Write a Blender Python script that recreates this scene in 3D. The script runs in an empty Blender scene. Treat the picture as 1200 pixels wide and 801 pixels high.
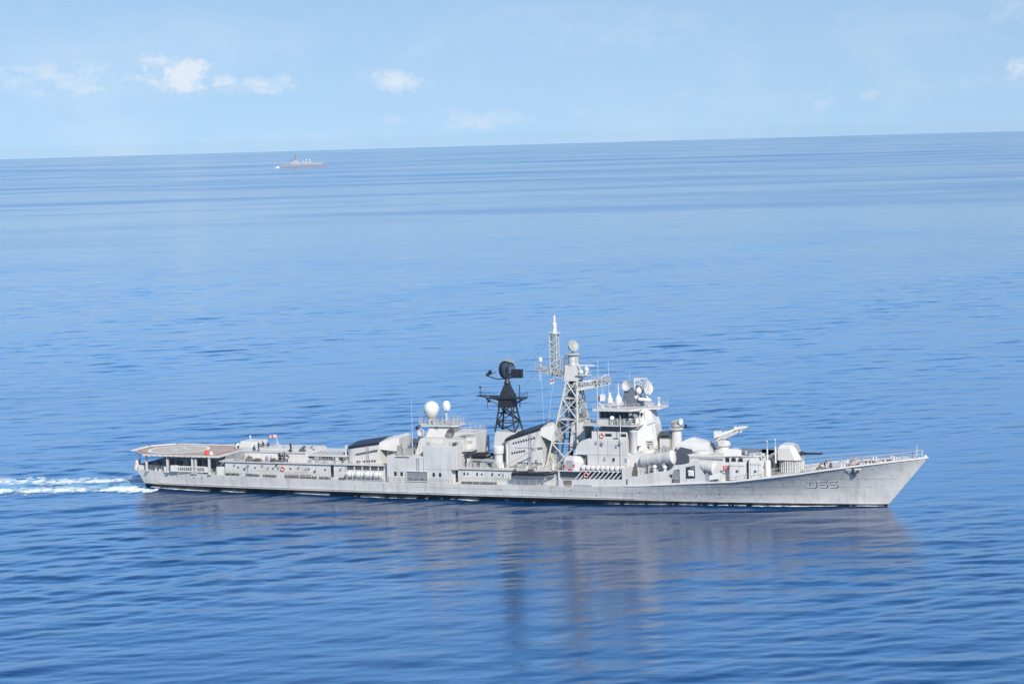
import bpy, bmesh, math, random
import numpy as np
from mathutils import Vector, Matrix, Quaternion

random.seed(7)
RNG = np.random.RandomState(11)
scene = bpy.context.scene
COL = scene.collection
rad = math.radians

# ------------------------------------------------------------------ camera
CAM_H = 62.68
cam_d = bpy.data.cameras.new("camera")
cam = bpy.data.objects.new("camera", cam_d)
COL.objects.link(cam)
cam_d.sensor_fit = 'HORIZONTAL'
cam_d.sensor_width = 36.0
cam_d.lens = 84.0
cam_d.clip_start = 1.0
cam_d.clip_end = 300000.0
cam.location = (0, 0, CAM_H)
cam.rotation_euler = (Matrix.Rotation(math.pi/2 - 0.08658, 3, 'X') @ Matrix.Rotation(-0.02776, 3, 'Z')).to_euler()
scene.camera = cam

# ------------------------------------------------------------------ daylight
SUN_EL, SUN_AZ = rad(38), rad(21)          # azimuth: to the right of the direction straight behind the camera
sun_dir = Vector((math.cos(SUN_EL)*math.sin(SUN_AZ), -math.cos(SUN_EL)*math.cos(SUN_AZ), math.sin(SUN_EL)))
sd = bpy.data.lights.new("sun", 'SUN')
sd.energy = 4.7
sd.angle = rad(0.53)
sd.color = (1.0, 0.955, 0.9)
sun = bpy.data.objects.new("sun", sd)
COL.objects.link(sun)
sun.rotation_euler = sun_dir.to_track_quat('Z', 'Y').to_euler()

world = bpy.data.worlds.new("World")
scene.world = world
world.use_nodes = True
wt = world.node_tree
wt.nodes.clear()

class NT:
    """small wrapper for building node trees"""
    def __init__(s, tree): s.t = tree
    def n(s, kind, **kw):
        nd = s.t.nodes.new(kind)
        for k, v in kw.items(): setattr(nd, k, v)
        return nd
    def put(s, sock, v):
        if isinstance(v, bpy.types.NodeSocket): s.t.links.new(v, sock)
        else: sock.default_value = v
    def math(s, op, a, b=None, c=None, clamp=False):
        nd = s.n('ShaderNodeMath', operation=op); nd.use_clamp = clamp
        s.put(nd.inputs[0], a)
        if b is not None: s.put(nd.inputs[1], b)
        if c is not None: s.put(nd.inputs[2], c)
        return nd.outputs[0]
    def noise(s, vec, scale, detail=4, rough=0.5, dist=0.0):
        nd = s.n('ShaderNodeTexNoise')
        s.put(nd.inputs['Vector'], vec); s.put(nd.inputs['Scale'], scale)
        nd.inputs['Detail'].default_value = detail; nd.inputs['Roughness'].default_value = rough
        nd.inputs['Distortion'].default_value = dist
        return nd.outputs['Fac']
    def rng(s, v, a, b, c=0.0, d=1.0, smooth=False):
        nd = s.n('ShaderNodeMapRange'); nd.clamp = True
        if smooth: nd.interpolation_type = 'SMOOTHSTEP'
        s.put(nd.inputs[0], v)
        for i, q in enumerate((a, b, c, d)): s.put(nd.inputs[1+i], q)
        return nd.outputs[0]
    def mixc(s, f, a, b, mode='MIX'):
        nd = s.n('ShaderNodeMix', data_type='RGBA', blend_type=mode)
        s.put(nd.inputs[0], f); s.put(nd.inputs[6], a); s.put(nd.inputs[7], b)
        return nd.outputs[2]
    def mapping(s, vec, scale=(1, 1, 1), rot=(0, 0, 0), loc=(0, 0, 0)):
        nd = s.n('ShaderNodeMapping')
        s.put(nd.inputs[0], vec)
        nd.inputs['Location'].default_value = loc; nd.inputs['Rotation'].default_value = rot; nd.inputs['Scale'].default_value = scale
        return nd.outputs[0]
    def link(s, a, b): s.t.links.new(a, b)

w = NT(wt)
tc = w.n('ShaderNodeTexCoord').outputs['Generated']
sp = w.n('ShaderNodeSeparateXYZ'); w.link(tc, sp.inputs[0])
cb = w.n('ShaderNodeCombineXYZ')
w.link(sp.outputs[0], cb.inputs[0]); w.link(sp.outputs[1], cb.inputs[1])
zc = w.math('MAXIMUM', sp.outputs[2], 0.0)
w.link(w.math('MULTIPLY_ADD', w.math('MULTIPLY_ADD', zc, 1.7, 0.5), zc, 0.15), cb.inputs[2])
sky = w.n('ShaderNodeTexSky', sky_type='NISHITA')
sky.sun_disc = False
sky.sun_elevation = SUN_EL
sky.sun_rotation = math.atan2(sun_dir.x, sun_dir.y)
sky.altitude = 60
sky.air_density, sky.dust_density, sky.ozone_density = SKY = 1.0, 0.2, 4.0
w.link(cb.outputs[0], sky.inputs[0])

# clouds: soft cumulus low over the horizon, placed by bearing and height in the sky
az = w.math('ARCTAN2', sp.outputs[0], sp.outputs[1])
elv = w.math('ARCSINE', sp.outputs[2])
AZ = lambda px, py: math.atan((px-600)/2800.0)
def sky_dir(px, py):
    """bearing and height (radians) measured once from the photograph's cloud positions"""
    v = cam.rotation_euler.to_matrix() @ Vector(((px-600)/2800.0, -(py-400.5)/2800.0, -1)).normalized()
    return math.atan2(v.x, v.y), math.asin(v.z)
ang = w.n('ShaderNodeCombineXYZ'); w.link(az, ang.inputs[0]); w.link(elv, ang.inputs[1])
billow = w.noise(w.mapping(ang.outputs[0], (1, 1.5, 1)), 95, 6, 0.6)
fine = w.noise(w.mapping(ang.outputs[0], (1, 1.3, 1)), 300, 4, 0.6)
total = None
CLOUDS = [  # px, py, half width, half height, strength, slant
    (214, 88, 58, 25, 1.5, 0.10), (184, 72, 28, 15, 1.0, 0.25), (316, 100, 38, 14, .8, 0), (268, 104, 34, 10, .35, 0),
    (462, 95, 48, 16, .85, .12), (70, 92, 110, 26, .62, .04), (20, 95, 50, 14, .3, 0), (562, 140, 70, 14, .5, 0), (460, 140, 22, 8, .25, 0),
    (740, 35, 150, 34, .17, 0), (880, 120, 130, 44, .15, 0), (1020, 111, 16, 7, .36, 0), (960, 123, 14, 7, .3, 0), (800, 118, 40, 14, .22, 0),
    (1195, 82, 22, 16, .9, 0), (1180, 12, 40, 24, .3, 0), (680, 132, 10, 6, .32, 0), (1135, 98, 14, 8, .25, 0), (330, 165, 200, 16, .16, 0)]
for (cx_, cy_, hw, hh, st, sl) in CLOUDS:
    a0, e0 = sky_dir(cx_, cy_)
    dx = w.math('MULTIPLY', w.math('SUBTRACT', az, a0), 2800.0/hw)
    dy0 = w.math('MULTIPLY', w.math('SUBTRACT', elv, e0), 2800.0/hh)
    dy = w.math('ADD', dy0, w.math('MULTIPLY', dx, sl*hw/hh))
    r2 = w.math('ADD', w.math('MULTIPLY', dx, dx), w.math('MULTIPLY', dy, dy))
    body = w.math('MULTIPLY', w.math('SUBTRACT', 1.0, r2), 1.0)
    lump = w.math('ADD', body, w.math('MULTIPLY', w.math('SUBTRACT', billow, 0.52), 4.6))
    lump = w.math('ADD', lump, w.math('MULTIPLY', w.math('SUBTRACT', fine, 0.5), 1.3))
    cov = w.math('MULTIPLY', w.rng(lump, -0.3, 1.7, smooth=True), w.math('MULTIPLY', w.rng(r2, 2.6, 0.2, smooth=True), st))
    total = cov if total is None else w.math('MAXIMUM', total, cov)
# the dome above the view is brightened and blued to light the sea
lift = w.math('MULTIPLY', w.rng(elv, rad(4.2), rad(8), smooth=True), w.rng(elv, rad(52), rad(15), 0.0, 1.0, smooth=True))
dome = w.mixc(lift, (1.035, 0.96, 0.90, 1), (1.58, 2.04, 2.26, 1))
skyb = w.mixc(1.0, sky.outputs[0], dome, 'MULTIPLY')
wisp = w.rng(w.noise(w.mapping(ang.outputs[0], (1, 2.6, 1), loc=(3.1, 1.7, 0)), 9, 5, 0.6, 0.5), 0.46, 0.74, 0, 0.26, smooth=True)
total = w.math('MAXIMUM', total, wisp)
skyc = w.mixc(w.math('MULTIPLY', w.math('MINIMUM', total, 1.0), 0.64), skyb, (6.8, 6.9, 7.1, 1))
bg = w.n('ShaderNodeBackground')
w.link(skyc, bg.inputs[0])
bg.inputs[1].default_value = 0.108
wo = w.n('ShaderNodeOutputWorld')
w.link(bg.outputs[0], wo.inputs[0])

scene.view_settings.view_transform = 'Standard'
scene.view_settings.look = 'None'
scene.view_settings.gamma = 1.0
scene.view_settings.exposure = 0.32
scene.view_settings.use_curve_mapping = False
scene.render.engine = 'CYCLES'
scene.cycles.use_denoising = True
scene.cycles.max_bounces = 6
scene.cycles.sample_clamp_indirect = 4.0

# ------------------------------------------------------------------ materials
MATS = {}
def material(name, color, rough=0.5, metal=0.0, grime=0.0, gscale=0.6, streak=0.0, rust=0.0, bump=0.0, spec=0.5):
    if name in MATS: return MATS[name]
    m = bpy.data.materials.new(name); m.use_nodes = True
    t = NT(m.node_tree); b = m.node_tree.nodes['Principled BSDF']
    b.inputs['Roughness'].default_value = rough; b.inputs['Metallic'].default_value = metal
    b.inputs['Specular IOR Level'].default_value = spec
    c = (*color, 1.0)
    if grime or streak or rust:
        P = t.n('ShaderNodeTexCoord').outputs['Object']
        out = None
        if grime:
            f = t.noise(P, gscale, 5, 0.62)
            out = t.mixc(t.rng(f, 0.35, 0.7), tuple(q*(1-grime) for q in color)+(1,), tuple(min(1, q*(1+grime*0.6)) for q in color)+(1,))
        else:
            rgb = t.n('ShaderNodeRGB'); rgb.outputs[0].default_value = c; out = rgb.outputs[0]
        if streak:
            f = t.noise(t.mapping(P, (1.6, 1.6, 0.12)), 1.0, 4, 0.6)
            out = t.mixc(t.math('MULTIPLY', t.rng(f, 0.52, 0.74), streak), out, (color[0]*.45, color[1]*.43, color[2]*.4, 1))
        if rust:
            f = t.noise(t.mapping(P, (0.9, 0.9, 0.1), loc=(31, 7, 3)), 1.0, 5, 0.65)
            out = t.mixc(t.math('MULTIPLY', t.rng(f, 0.64, 0.76), rust), out, (.20, .09, .04, 1))
        t.link(out, b.inputs['Base Color'])
    else:
        b.inputs['Base Color'].default_value = c
    if bump:
        P = t.n('ShaderNodeTexCoord').outputs['Object']
        bp = t.n('ShaderNodeBump'); bp.inputs['Strength'].default_value = 1.0; bp.inputs['Distance'].default_value = bump
        t.link(t.noise(P, 0.9, 3, 0.5), bp.inputs['Height']); t.link(bp.outputs[0], b.inputs['Normal'])
    MATS[name] = m
    return m

# ------------------------------------------------------------------ sea
R_EARTH = 6.371e6
SHIP_TH = 0.37472
SHIP_C = np.array([-0.521, 414.02])
U = np.array([math.cos(SHIP_TH), -math.sin(SHIP_TH)])
V = np.array([math.sin(SHIP_TH), math.cos(SHIP_TH)])
SHIP_O = SHIP_C - 73.25*U
def to_world(X, Y, Z=0.0):
    p = SHIP_O + X*U + Y*V
    return Vector((p[0], p[1], Z))

# wave components: swell, chop and ripples travelling around one main direction
NW = 150
lam = np.exp(RNG.uniform(math.log(1.1), math.log(26.0), NW))
wdir = rad(-75) + RNG.normal(0, 0.40, NW)
slope = 0.0068*np.ones(NW)*np.interp(lam, [1.1, 1.8, 3.0, 6.0, 10.0, 16.0, 26.0], [.7, 1.0, 1.25, 1.2, 1.0, .7, .35])
kx, ky = 2*math.pi/lam*np.cos(wdir), 2*math.pi/lam*np.sin(wdir)
ph = RNG.uniform(0, 2*math.pi, NW)
amp = slope*lam/(2*math.pi)
def sea_height(x, y, spacing):
    z = np.zeros_like(x)
    for i in range(NW):
        a = amp[i]*np.clip((lam[i]/spacing-2.0)/3.0, 0, 1)
        if np.max(a) <= 0: continue
        z += a*np.sin(kx[i]*x+ky[i]*y+ph[i])
    # long gust patches make the chop uneven
    g = 0.75+0.35*np.sin(x*0.021+y*0.013+1.0)*np.sin(y*0.027-x*0.008)+0.2*np.sin(x*0.05-y*0.031+2)
    z *= np.clip(g, 0.35, 1.3)
    # ship coordinates, for the waves the hull sheds
    X = (x-SHIP_O[0])*U[0]+(y-SHIP_O[1])*U[1]
    Y = (x-SHIP_O[0])*V[0]+(y-SHIP_O[1])*V[1]
    for sgn in (-1, 1):
        s = -(Y*sgn*-1) if False else Y*sgn
        for (X0, off, k, wd, h) in ((133, 4.5, 0.30, 3.2, -0.40), (139, 5.0, 0.325, 2.6, 0.30), (118, 5.0, 0.27, 3.0, 0.16), (8, 5.5, 0.25, 2.2, 0.30), (2, 5.0, 0.27, 2.0, -0.25)):
            back = np.clip(X0-X, 0, None)
            c = off+k*back
            fade = np.clip(back/12, 0, 1)*np.exp(-back/85.0)
            z += h*fade*np.exp(-((s-c)/(wd*(1+back/160)))**2)
    return z

def grow(y0, y1):
    ys = [y0]
    while ys[-1] < y1:
        y = ys[-1]
        d = 0.42 if y < 430 else 0.42*(y/430.0)**1.9
        ys.append(y+min(d, 900))
    return np.array(ys)
YS = np.concatenate([[-3000, -400, 20, 60, 100, 130, 150], grow(160, 60000)])
TS = np.concatenate([[-40, -8, -3, -1.2, -.7, -.6, -.52], np.linspace(-.44, .44, 800), [.52, .6, .7, 1.2, 3, 8, 40]])
yy, tt = np.meshgrid(YS, TS, indexing='ij')
xx = tt*np.maximum(yy, 160)
spacing = np.maximum(np.gradient(YS)[:, None]*np.ones_like(xx), 0.88/800*np.maximum(yy, 160)*0.8)
edge = np.clip((0.44-np.abs(tt))/0.04, 0, 1)*np.clip((yy-160)/40, 0, 1)
zz = sea_height(xx, yy, spacing)*edge
zz -= (xx**2+yy**2)/(2*R_EARTH)
nr, nc = xx.shape
co = np.stack([xx, yy, zz], -1).reshape(-1, 3).astype(np.float32)
ii = (np.arange(nr-1)[:, None]*nc+np.arange(nc-1)[None, :]).ravel()
quads = np.stack([ii, ii+1, ii+nc+1, ii+nc], 1).astype(np.int32)
sm = bpy.data.meshes.new("sea")
sm.vertices.add(len(co)); sm.vertices.foreach_set("co", co.ravel())
sm.loops.add(quads.size); sm.loops.foreach_set("vertex_index", quads.ravel())
sm.polygons.add(len(quads)); sm.polygons.foreach_set("loop_start", np.arange(0, quads.size, 4, dtype=np.int32))
sm.polygons.foreach_set("use_smooth", np.ones(len(quads), dtype=bool))
sm.update(); sm.validate()
sea = bpy.data.objects.new("sea", sm); COL.objects.link(sea)
sea['kind'] = 'structure'

m = bpy.data.materials.new("sea_water"); m.use_nodes = True
t = NT(m.node_tree); b = m.node_tree.nodes['Principled BSDF']
P = t.n('ShaderNodeTexCoord').outputs['Object']
spx = t.n('ShaderNodeSeparateXYZ'); t.link(P, spx.inputs[0])
far = t.rng(spx.outputs[1], 500, 2600)                     # ripples blend into roughness with distance out at sea
# calm and ruffled lanes
lane = t.noise(t.mapping(P, (0.0013, 0.0034, 1), rot=(0, 0, rad(3))), 1.0, 5, 0.65, 0.6)
lane2 = t.noise(t.mapping(P, (0.006, 0.016, 1), rot=(0, 0, rad(-5))), 1.0, 3, 0.5)
ruff = t.math('MULTIPLY', t.rng(lane, 0.36, 0.66, 0.55, 1.35), t.rng(lane2, 0.3, 0.7, 0.75, 1.2))
rip = t.noise(t.mapping(P, (0.32, 0.62, 1), rot=(0, 0, rad(12))), 1.0, 5, 0.62)
rip2 = t.noise(t.mapping(P, (2.2, 3.2, 1), rot=(0, 0, rad(-16))), 1.0, 3, 0.6)
h = t.math('ADD', t.math('MULTIPLY', rip, 0.06), t.math('MULTIPLY', rip2, 0.016))
h = t.math('MULTIPLY', h, ruff)
grp = t.noise(t.mapping(P, (0.050, 0.044, 1), rot=(0, 0, rad(9))), 1.0, 4, 0.6)
h = t.math('MULTIPLY', h, t.rng(spx.outputs[1], 420, 2500, 1.0, 0.7))
h = t.math('ADD', h, t.math('MULTIPLY', grp, t.rng(spx.outputs[1], 440, 850, 0.0, 0.95)))
bp = t.n('ShaderNodeBump'); bp.inputs['Strength'].default_value = 1.0; bp.inputs['Distance'].default_value = 1.0
t.link(h, bp.inputs['Height']); t.link(bp.outputs[0], b.inputs['Normal'])
b.inputs['Base Color'].default_value = (0.001, 0.037, 0.115, 1)
b.inputs['IOR'].default_value = 1.333
rg = t.math('ADD', t.rng(spx.outputs[1], 380, 3000, 0.010, 0.095), t.math('MULTIPLY', far, t.rng(lane, 0.46, 0.66, 0, 0.14)))
t.link(rg, b.inputs['Roughness'])
sm.materials.append(m)

# sea air: one even box of pale haze round everything
hb = bpy.data.meshes.new("haze"); bmh_ = bmesh.new(); bmesh.ops.create_cube(bmh_, size=1.0); bmh_.to_mesh(hb); bmh_.free()
haze = bpy.data.objects.new("haze", hb); COL.objects.link(haze); haze['kind'] = 'stuff'
haze.location = (0, 20000, -190); haze.scale = (90000, 90000, 530)
hm = bpy.data.materials.new("sea_haze"); hm.use_nodes = True; hm.node_tree.nodes.clear()
ht = NT(hm.node_tree); pv = ht.n('ShaderNodeVolumePrincipled'); pv.inputs['Color'].default_value = (0.80, 0.93, 1.0, 1); pv.inputs['Density'].default_value = 3e-6; pv.inputs['Anisotropy'].default_value = 0.1
ho = ht.n('ShaderNodeOutputMaterial'); ht.link(pv.outputs[0], ho.inputs['Volume']); hb.materials.append(hm)

# ------------------------------------------------------------------ mesh helpers
class MB:
    """collects shapes that end up as ONE mesh object"""
    def __init__(s): s.v = []; s.f = []; s.mi = []; s.cur = 0; s.marks = []
    def slot(s, i): s.cur = i; return s
    def add(s, vs, fs):
        o = len(s.v); s.marks.append((o, len(s.f))); s.v += [tuple(p) for p in vs]
        for f in fs: s.f.append(tuple(o+i for i in f)); s.mi.append(s.cur)
        return s
    def hexa(s, p):     # 0-3 bottom loop, 4-7 top loop
        return s.add(p, [(3, 2, 1, 0), (4, 5, 6, 7), (0, 1, 5, 4), (1, 2, 6, 5), (2, 3, 7, 6), (3, 0, 4, 7)])
    def box(s, x0, x1, y0, y1, z0, z1):
        return s.hexa([(x0, y0, z0), (x1, y0, z0), (x1, y1, z0), (x0, y1, z0), (x0, y0, z1), (x1, y0, z1), (x1, y1, z1), (x0, y1, z1)])
    def frustum(s, b, t, z0, z1):   # b, t = (x0,x1,y0,y1)
        return s.hexa([(b[0], b[2], z0), (b[1], b[2], z0), (b[1], b[3], z0), (b[0], b[3], z0), (t[0], t[2], z1), (t[1], t[2], z1), (t[1], t[3], z1), (t[0], t[3], z1)])
    def loft(s, rings, cap=True, closed=True):
        o = len(s.v); n = len(rings[0]); s.marks.append((o, len(s.f)))
        for r in rings: s.v += [tuple(p) for p in r]
        for i in range(len(rings)-1):
            for j in range(n if closed else n-1):
                a = o+i*n+j; b2 = o+i*n+(j+1) % n
                s.f.append((a, b2, b2+n, a+n)); s.mi.append(s.cur)
        if cap:
            s.f.append(tuple(o+j for j in range(n))[::-1]); s.mi.append(s.cur)
            s.f.append(tuple(o+(len(rings)-1)*n+j for j in range(n))); s.mi.append(s.cur)
        return s
    def prism(s, poly, y0, y1):     # poly in X,Z extruded along Y
        return s.loft([[(x, y0, z) for x, z in poly], [(x, y1, z) for x, z in poly]])
    def plan(s, poly, z0, z1):      # poly in X,Y extruded along Z
        return s.loft([[(x, y, z0) for x, y in poly], [(x, y, z1) for x, y in poly]])
    def tube(s, p, q, r, n=6, r2=None):
        p, q = Vector(p), Vector(q); d = q-p
        if d.length < 1e-6: return s
        d.normalize(); a = d.orthogonal().normalized(); c = d.cross(a)
        r2 = r if r2 is None else r2
        ring = lambda o, rr: [o+(a*math.cos(2*math.pi*k/n)+c*math.sin(2*math.pi*k/n))*rr for k in range(n)]
        return s.loft([ring(p, r), ring(q, r2)])
    def path(s, pts, r, n=5):
        for a, b2 in zip(pts, pts[1:]): s.tube(a, b2, r, n)
        return s
    def lathe(s, prof, c=(0, 0, 0), axis=(0, 0, 1), n=20):   # prof: (radius, height)
        d = Vector(axis).normalized(); a = d.orthogonal().normalized(); e = d.cross(a); c = Vector(c)
        return s.loft([[c+d*h+(a*math.cos(2*math.pi*k/n)+e*math.sin(2*math.pi*k/n))*max(r, 1e-3) for k in range(n)] for r, h in prof])
    def ball(s, c, r, sz=1.0, n=16, m=8):
        return s.lathe([(r*math.sin(math.pi*i/m), -r*sz*math.cos(math.pi*i/m)) for i in range(m+1)], c, n=n)
    def torus(s, c, R, r, axis=(0, 1, 0), n=20, m=8):
        d = Vector(axis).normalized(); a = d.orthogonal().normalized(); e = d.cross(a); c = Vector(c)
        o = len(s.v)
        for i in range(n):
            u = a*math.cos(2*math.pi*i/n)+e*math.sin(2*math.pi*i/n)
            for j in range(m): s.v.append(tuple(c+u*(R+r*math.cos(2*math.pi*j/m))+d*r*math.sin(2*math.pi*j/m)))
        for i in range(n):
            for j in range(m):
                s.f.append((o+i*m+j, o+((i+1) % n)*m+j, o+((i+1) % n)*m+(j+1) % m, o+i*m+(j+1) % m)); s.mi.append(s.cur)
        return s
    def lattice(s, b, tp, levels, r, rb=None, horiz=True):
        """four-legged lattice between corner loops b (bottom) and tp (top), zig-zag braced"""
        rb = rb or r*0.6
        b = [Vector(p) for p in b]; tp = [Vector(p) for p in tp]
        P = lambda k, i: b[k].lerp(tp[k], i/levels)
        for k in range(4): s.tube(b[k], tp[k], r, 6)
        for i in range(levels):
            for k in range(4):
                k2 = (k+1) % 4
                if horiz and i > 0: s.tube(P(k, i), P(k2, i), rb, 4)
                s.tube(P(k, i), P(k2, i+1), rb, 4) if (i+k) % 2 else s.tube(P(k2, i), P(k, i+1), rb, 4)
        for k in range(4): s.tube(tp[k], tp[(k+1) % 4], rb, 4)
        return s
    def rail(s, pts, h=1.0, gap=1.5, r=0.028, wires=3, closed=False):
        if closed: pts = list(pts)+[pts[0]]
        up = Vector((0, 0, 1))
        for a, b2 in zip(pts, pts[1:]):
            a, b2 = Vector(a), Vector(b2); n = max(1, round((b2-a).length/gap))
            for i in range(n+1): q = a.lerp(b2, i/n); s.tube(q, q+up*h, r, 4)
            for k in range(wires): z = up*h*(k+1)/wires; s.tube(a+z, b2+z, r*0.7, 4)
        return s
    def each(s, name, mats, parent=None):
        """every shape collected so far becomes a mesh object of its own"""
        ends = s.marks[1:]+[(len(s.v), len(s.f))]; out = []
        for (v0, f0), (v1, f1) in zip(s.marks, ends):
            q = MB(); q.v = s.v[v0:v1]; q.f = [tuple(i-v0 for i in f) for f in s.f[f0:f1]]; q.mi = [0]*(f1-f0); out.append(q.build(name, mats, parent))
        return out
    def build(s, name, mats, parent=None, smooth=False, bevel=0.0, clean=True):
        me = bpy.data.meshes.new(name); me.from_pydata(s.v, [], s.f)
        if not isinstance(mats, (list, tuple)): mats = [mats]
        for q in mats: me.materials.append(q)
        me.polygons.foreach_set('material_index', s.mi)
        if clean:
            bm = bmesh.new(); bm.from_mesh(me); bmesh.ops.recalc_face_normals(bm, faces=bm.faces); bm.to_mesh(me); bm.free()
        if smooth:
            me.polygons.foreach_set('use_smooth', [True]*len(me.polygons))
            me.set_sharp_from_angle(angle=rad(38))
        o = bpy.data.objects.new(name, me); COL.objects.link(o)
        if parent: o.parent = parent
        if bevel:
            bv = o.modifiers.new('bevel', 'BEVEL'); bv.width = bevel; bv.segments = 1; bv.limit_method = 'ANGLE'
        return o

def thing(name, label, cat, loc=(0, 0, 0), rz=0.0, group=None):
    o = bpy.data.objects.new(name, None); COL.objects.link(o)
    o.location = loc; o.rotation_euler = (0, 0, rz); o.empty_display_size = 0.5
    return tag(o, label, cat, group)
def tag(o, label, cat, group=None):
    o['label'] = label; o['category'] = cat
    if group: o['group'] = group
    return o
def aboard(o, X, Y, Z, turn=0.0):
    """stand a separate thing on the ship at ship metres X (forward), Y (port), Z (up)"""
    o.location = to_world(X, Y, Z); o.rotation_euler = (0, 0, turn-SHIP_TH)
    return o

# ship paints
GREY = material('ship_grey', (0.515, 0.497, 0.46), 0.45, grime=0.10, gscale=0.35, streak=0.36, rust=0.2)
HULLP = material('hull_grey', (0.515, 0.495, 0.455), 0.42, grime=0.10, gscale=0.3, streak=0.42, rust=0.36, bump=0.07)
WHITE = material('white_paint', (0.60, 0.58, 0.54), 0.4, grime=0.05, gscale=0.8, streak=0.12)
PALE = material('pale_grey_paint', (0.515, 0.495, 0.455), 0.45, grime=0.06, gscale=0.5, streak=0.14, rust=0.06)
DECKP = material('deck_grey', (0.30, 0.31, 0.315), 0.7, grime=0.12, gscale=0.5)
DARKDECK = material('dark_deck', (0.17, 0.18, 0.20), 0.7, grime=0.12, gscale=0.5)
BLACK = material('black_paint', (0.018, 0.019, 0.022), 0.5, grime=0.2, gscale=0.6)
BOOT = material('boot_topping_black', (0.010, 0.012, 0.015), 0.35, grime=0.3, gscale=0.4)
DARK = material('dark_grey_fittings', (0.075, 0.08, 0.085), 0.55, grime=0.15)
MAST = material('mast_grey', (0.43, 0.43, 0.385), 0.5, grime=0.08)
MIDG = material('weathered_grey', (0.30, 0.305, 0.30), 0.6, grime=0.2, gscale=1.5)
GLASS = material('window_glass', (0.02, 0.025, 0.03), 0.08)
TAN = material('landing_deck_tan', (0.37, 0.275, 0.22), 0.75, grime=0.16, gscale=0.5)
TANGREY = material('landing_deck_inner', (0.42, 0.385, 0.33), 0.75, grime=0.14, gscale=0.6)
REDBR = material('deck_red_brown', (0.36, 0.175, 0.11), 0.75, grime=0.2, gscale=0.7)
LINE = material('deck_marking', (0.68, 0.645, 0.56), 0.7, grime=0.1)
RED = material('red_paint', (0.52, 0.035, 0.025), 0.45)
ORANGE = material('orange_red', (0.60, 0.085, 0.03), 0.5)
YELLOW = material('yellow_cloth', (0.65, 0.50, 0.05), 0.7)
NAVY = material('navy_cloth', (0.012, 0.025, 0.10), 0.8)
BLACKCLOTH = material('dark_uniform', (0.013, 0.014, 0.02), 0.8)
SKIN = material('skin', (0.17, 0.085, 0.05), 0.55)
HAIR = material('hair', (0.01, 0.009, 0.008), 0.5)
BROWN = material('brown_net', (0.07, 0.05, 0.04), 0.9, grime=0.4, gscale=3)
BEIGE = material('beige_canvas', (0.62, 0.50, 0.42), 0.8, grime=0.1)
CANVAS = material('grey_canvas', (0.45, 0.445, 0.43), 0.75, grime=0.06, gscale=0.8, bump=0.06)
RUBBER = material('black_rubber', (0.015, 0.015, 0.017), 0.45)
GREEN = material('green_paint', (0.03, 0.25, 0.10), 0.5)
BLUE = material('blue_cloth', (0.03, 0.06, 0.22), 0.8)

# ------------------------------------------------------------------ the destroyer
ship = thing('warship', 'long pale grey warship in the foreground with two lattice masts and hull number D55', 'warship')
aboard(ship, 0, 0, 0)

DX = [1.2, 5, 15, 30, 50, 70, 90, 100, 108, 115, 121, 126, 130, 136, 140, 143.5, 146.3]
DB = [5.3, 5.95, 6.9, 7.5, 7.85, 7.9, 7.85, 7.7, 7.45, 7.0, 6.45, 5.75, 5.05, 3.7, 2.45, 1.25, 0.10]
DZ = [3.35, 3.25, 3.1, 2.9, 2.75, 2.75, 3.05, 3.45, 4.0, 4.4, 5.15, 5.8, 6.4, 7.15, 7.6, 7.95, 8.2]
WX = [2.9, 6, 15, 30, 50, 70, 90, 100, 108, 115, 121, 126, 130, 134, 137, 139.4]
WB = [4.9, 5.6, 6.5, 7.2, 7.6, 7.6, 7.2, 6.35, 5.4, 4.4, 3.45, 2.55, 1.8, 1.05, 0.5, 0.04]
def deck_z(X): return float(np.interp(X, DX, DZ))
def deck_b(X): return float(np.interp(X, DX, DB))
def stem_x(z):  return 139.4+(146.3-139.4)*(max(z, -1.5)/8.2)
def stern_x(z): return 3.2-0.9*min(max(z, -1.5), 3.35)/3.35
def hull_pt(u, tz):
    """u 0..1 stern to stem, tz 0..1 waterline to deck; the band below water uses tz < 0"""
    zt = max(tz, 0.0)
    xd = 1.2+145.1*u; xw = 2.9+136.5*u
    z1 = deck_z(xd); z = z1*tz if tz >= 0 else tz
    X = xw+(xd-xw)*zt
    flare = 1.0+1.1*float(np.clip((u-.62)/.3, 0, 1))
    wb = float(np.interp(xw, WX, WB)); b = wb+(deck_b(xd)-wb)*zt**flare
    if tz < 0: b = max(0.02, wb*(1+tz*0.12)); X = xw-(0.3 if u > .9 else 0)*(-tz)*max(0, (u-.9)/.1)
    return X, b, z
def hull_y(X, z):
    """starboard hull half breadth at ship metres X, z (solved along the loft)"""
    u = (X-2)/142.0
    for _ in range(12):
        xd = 1.2+145.1*u; t = min(max(z/deck_z(xd), 0), 1)
        x, b, _z = hull_pt(u, t); u = min(max(u+(X-x)/141.0, 0), 1)
    return b
boot = lambda u: 0.80-0.42*float(np.clip((u-.66)/.3, 0, 1))
US = sorted(set([round(i/90, 5) for i in range(91)]+[.985, .992, .997]))
def loft_hull(levels, name, mat, zabs=None, cap=True):
    b = MB(); rings = []
    for u in US:
        st = []
        for l in levels:
            if l == 'boot': tz = boot(u)/deck_z(1.2+145.1*u)
            elif isinstance(l, tuple): tb = boot(u)/deck_z(1.2+145.1*u); tz = tb+(1-tb)*l[0]
            else: tz = l
            st.append(hull_pt(u, tz))
        rings.append([(x, -y, z) for x, y, z in st]+[(x, y, z) for x, y, z in reversed(st)])
    b.loft(rings, closed=False, cap=False)
    n = len(rings[0])
    b.f.append(tuple(range(n))); b.mi.append(0)           # transom
    return b.build(name, mat, ship, smooth=True)
loft_hull(['boot']+[(i/9,) for i in range(1, 10)], 'hull', HULLP)
loft_hull([-1.2, -0.4, 0.0, 'boot'], 'boot_topping', BOOT)

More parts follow.
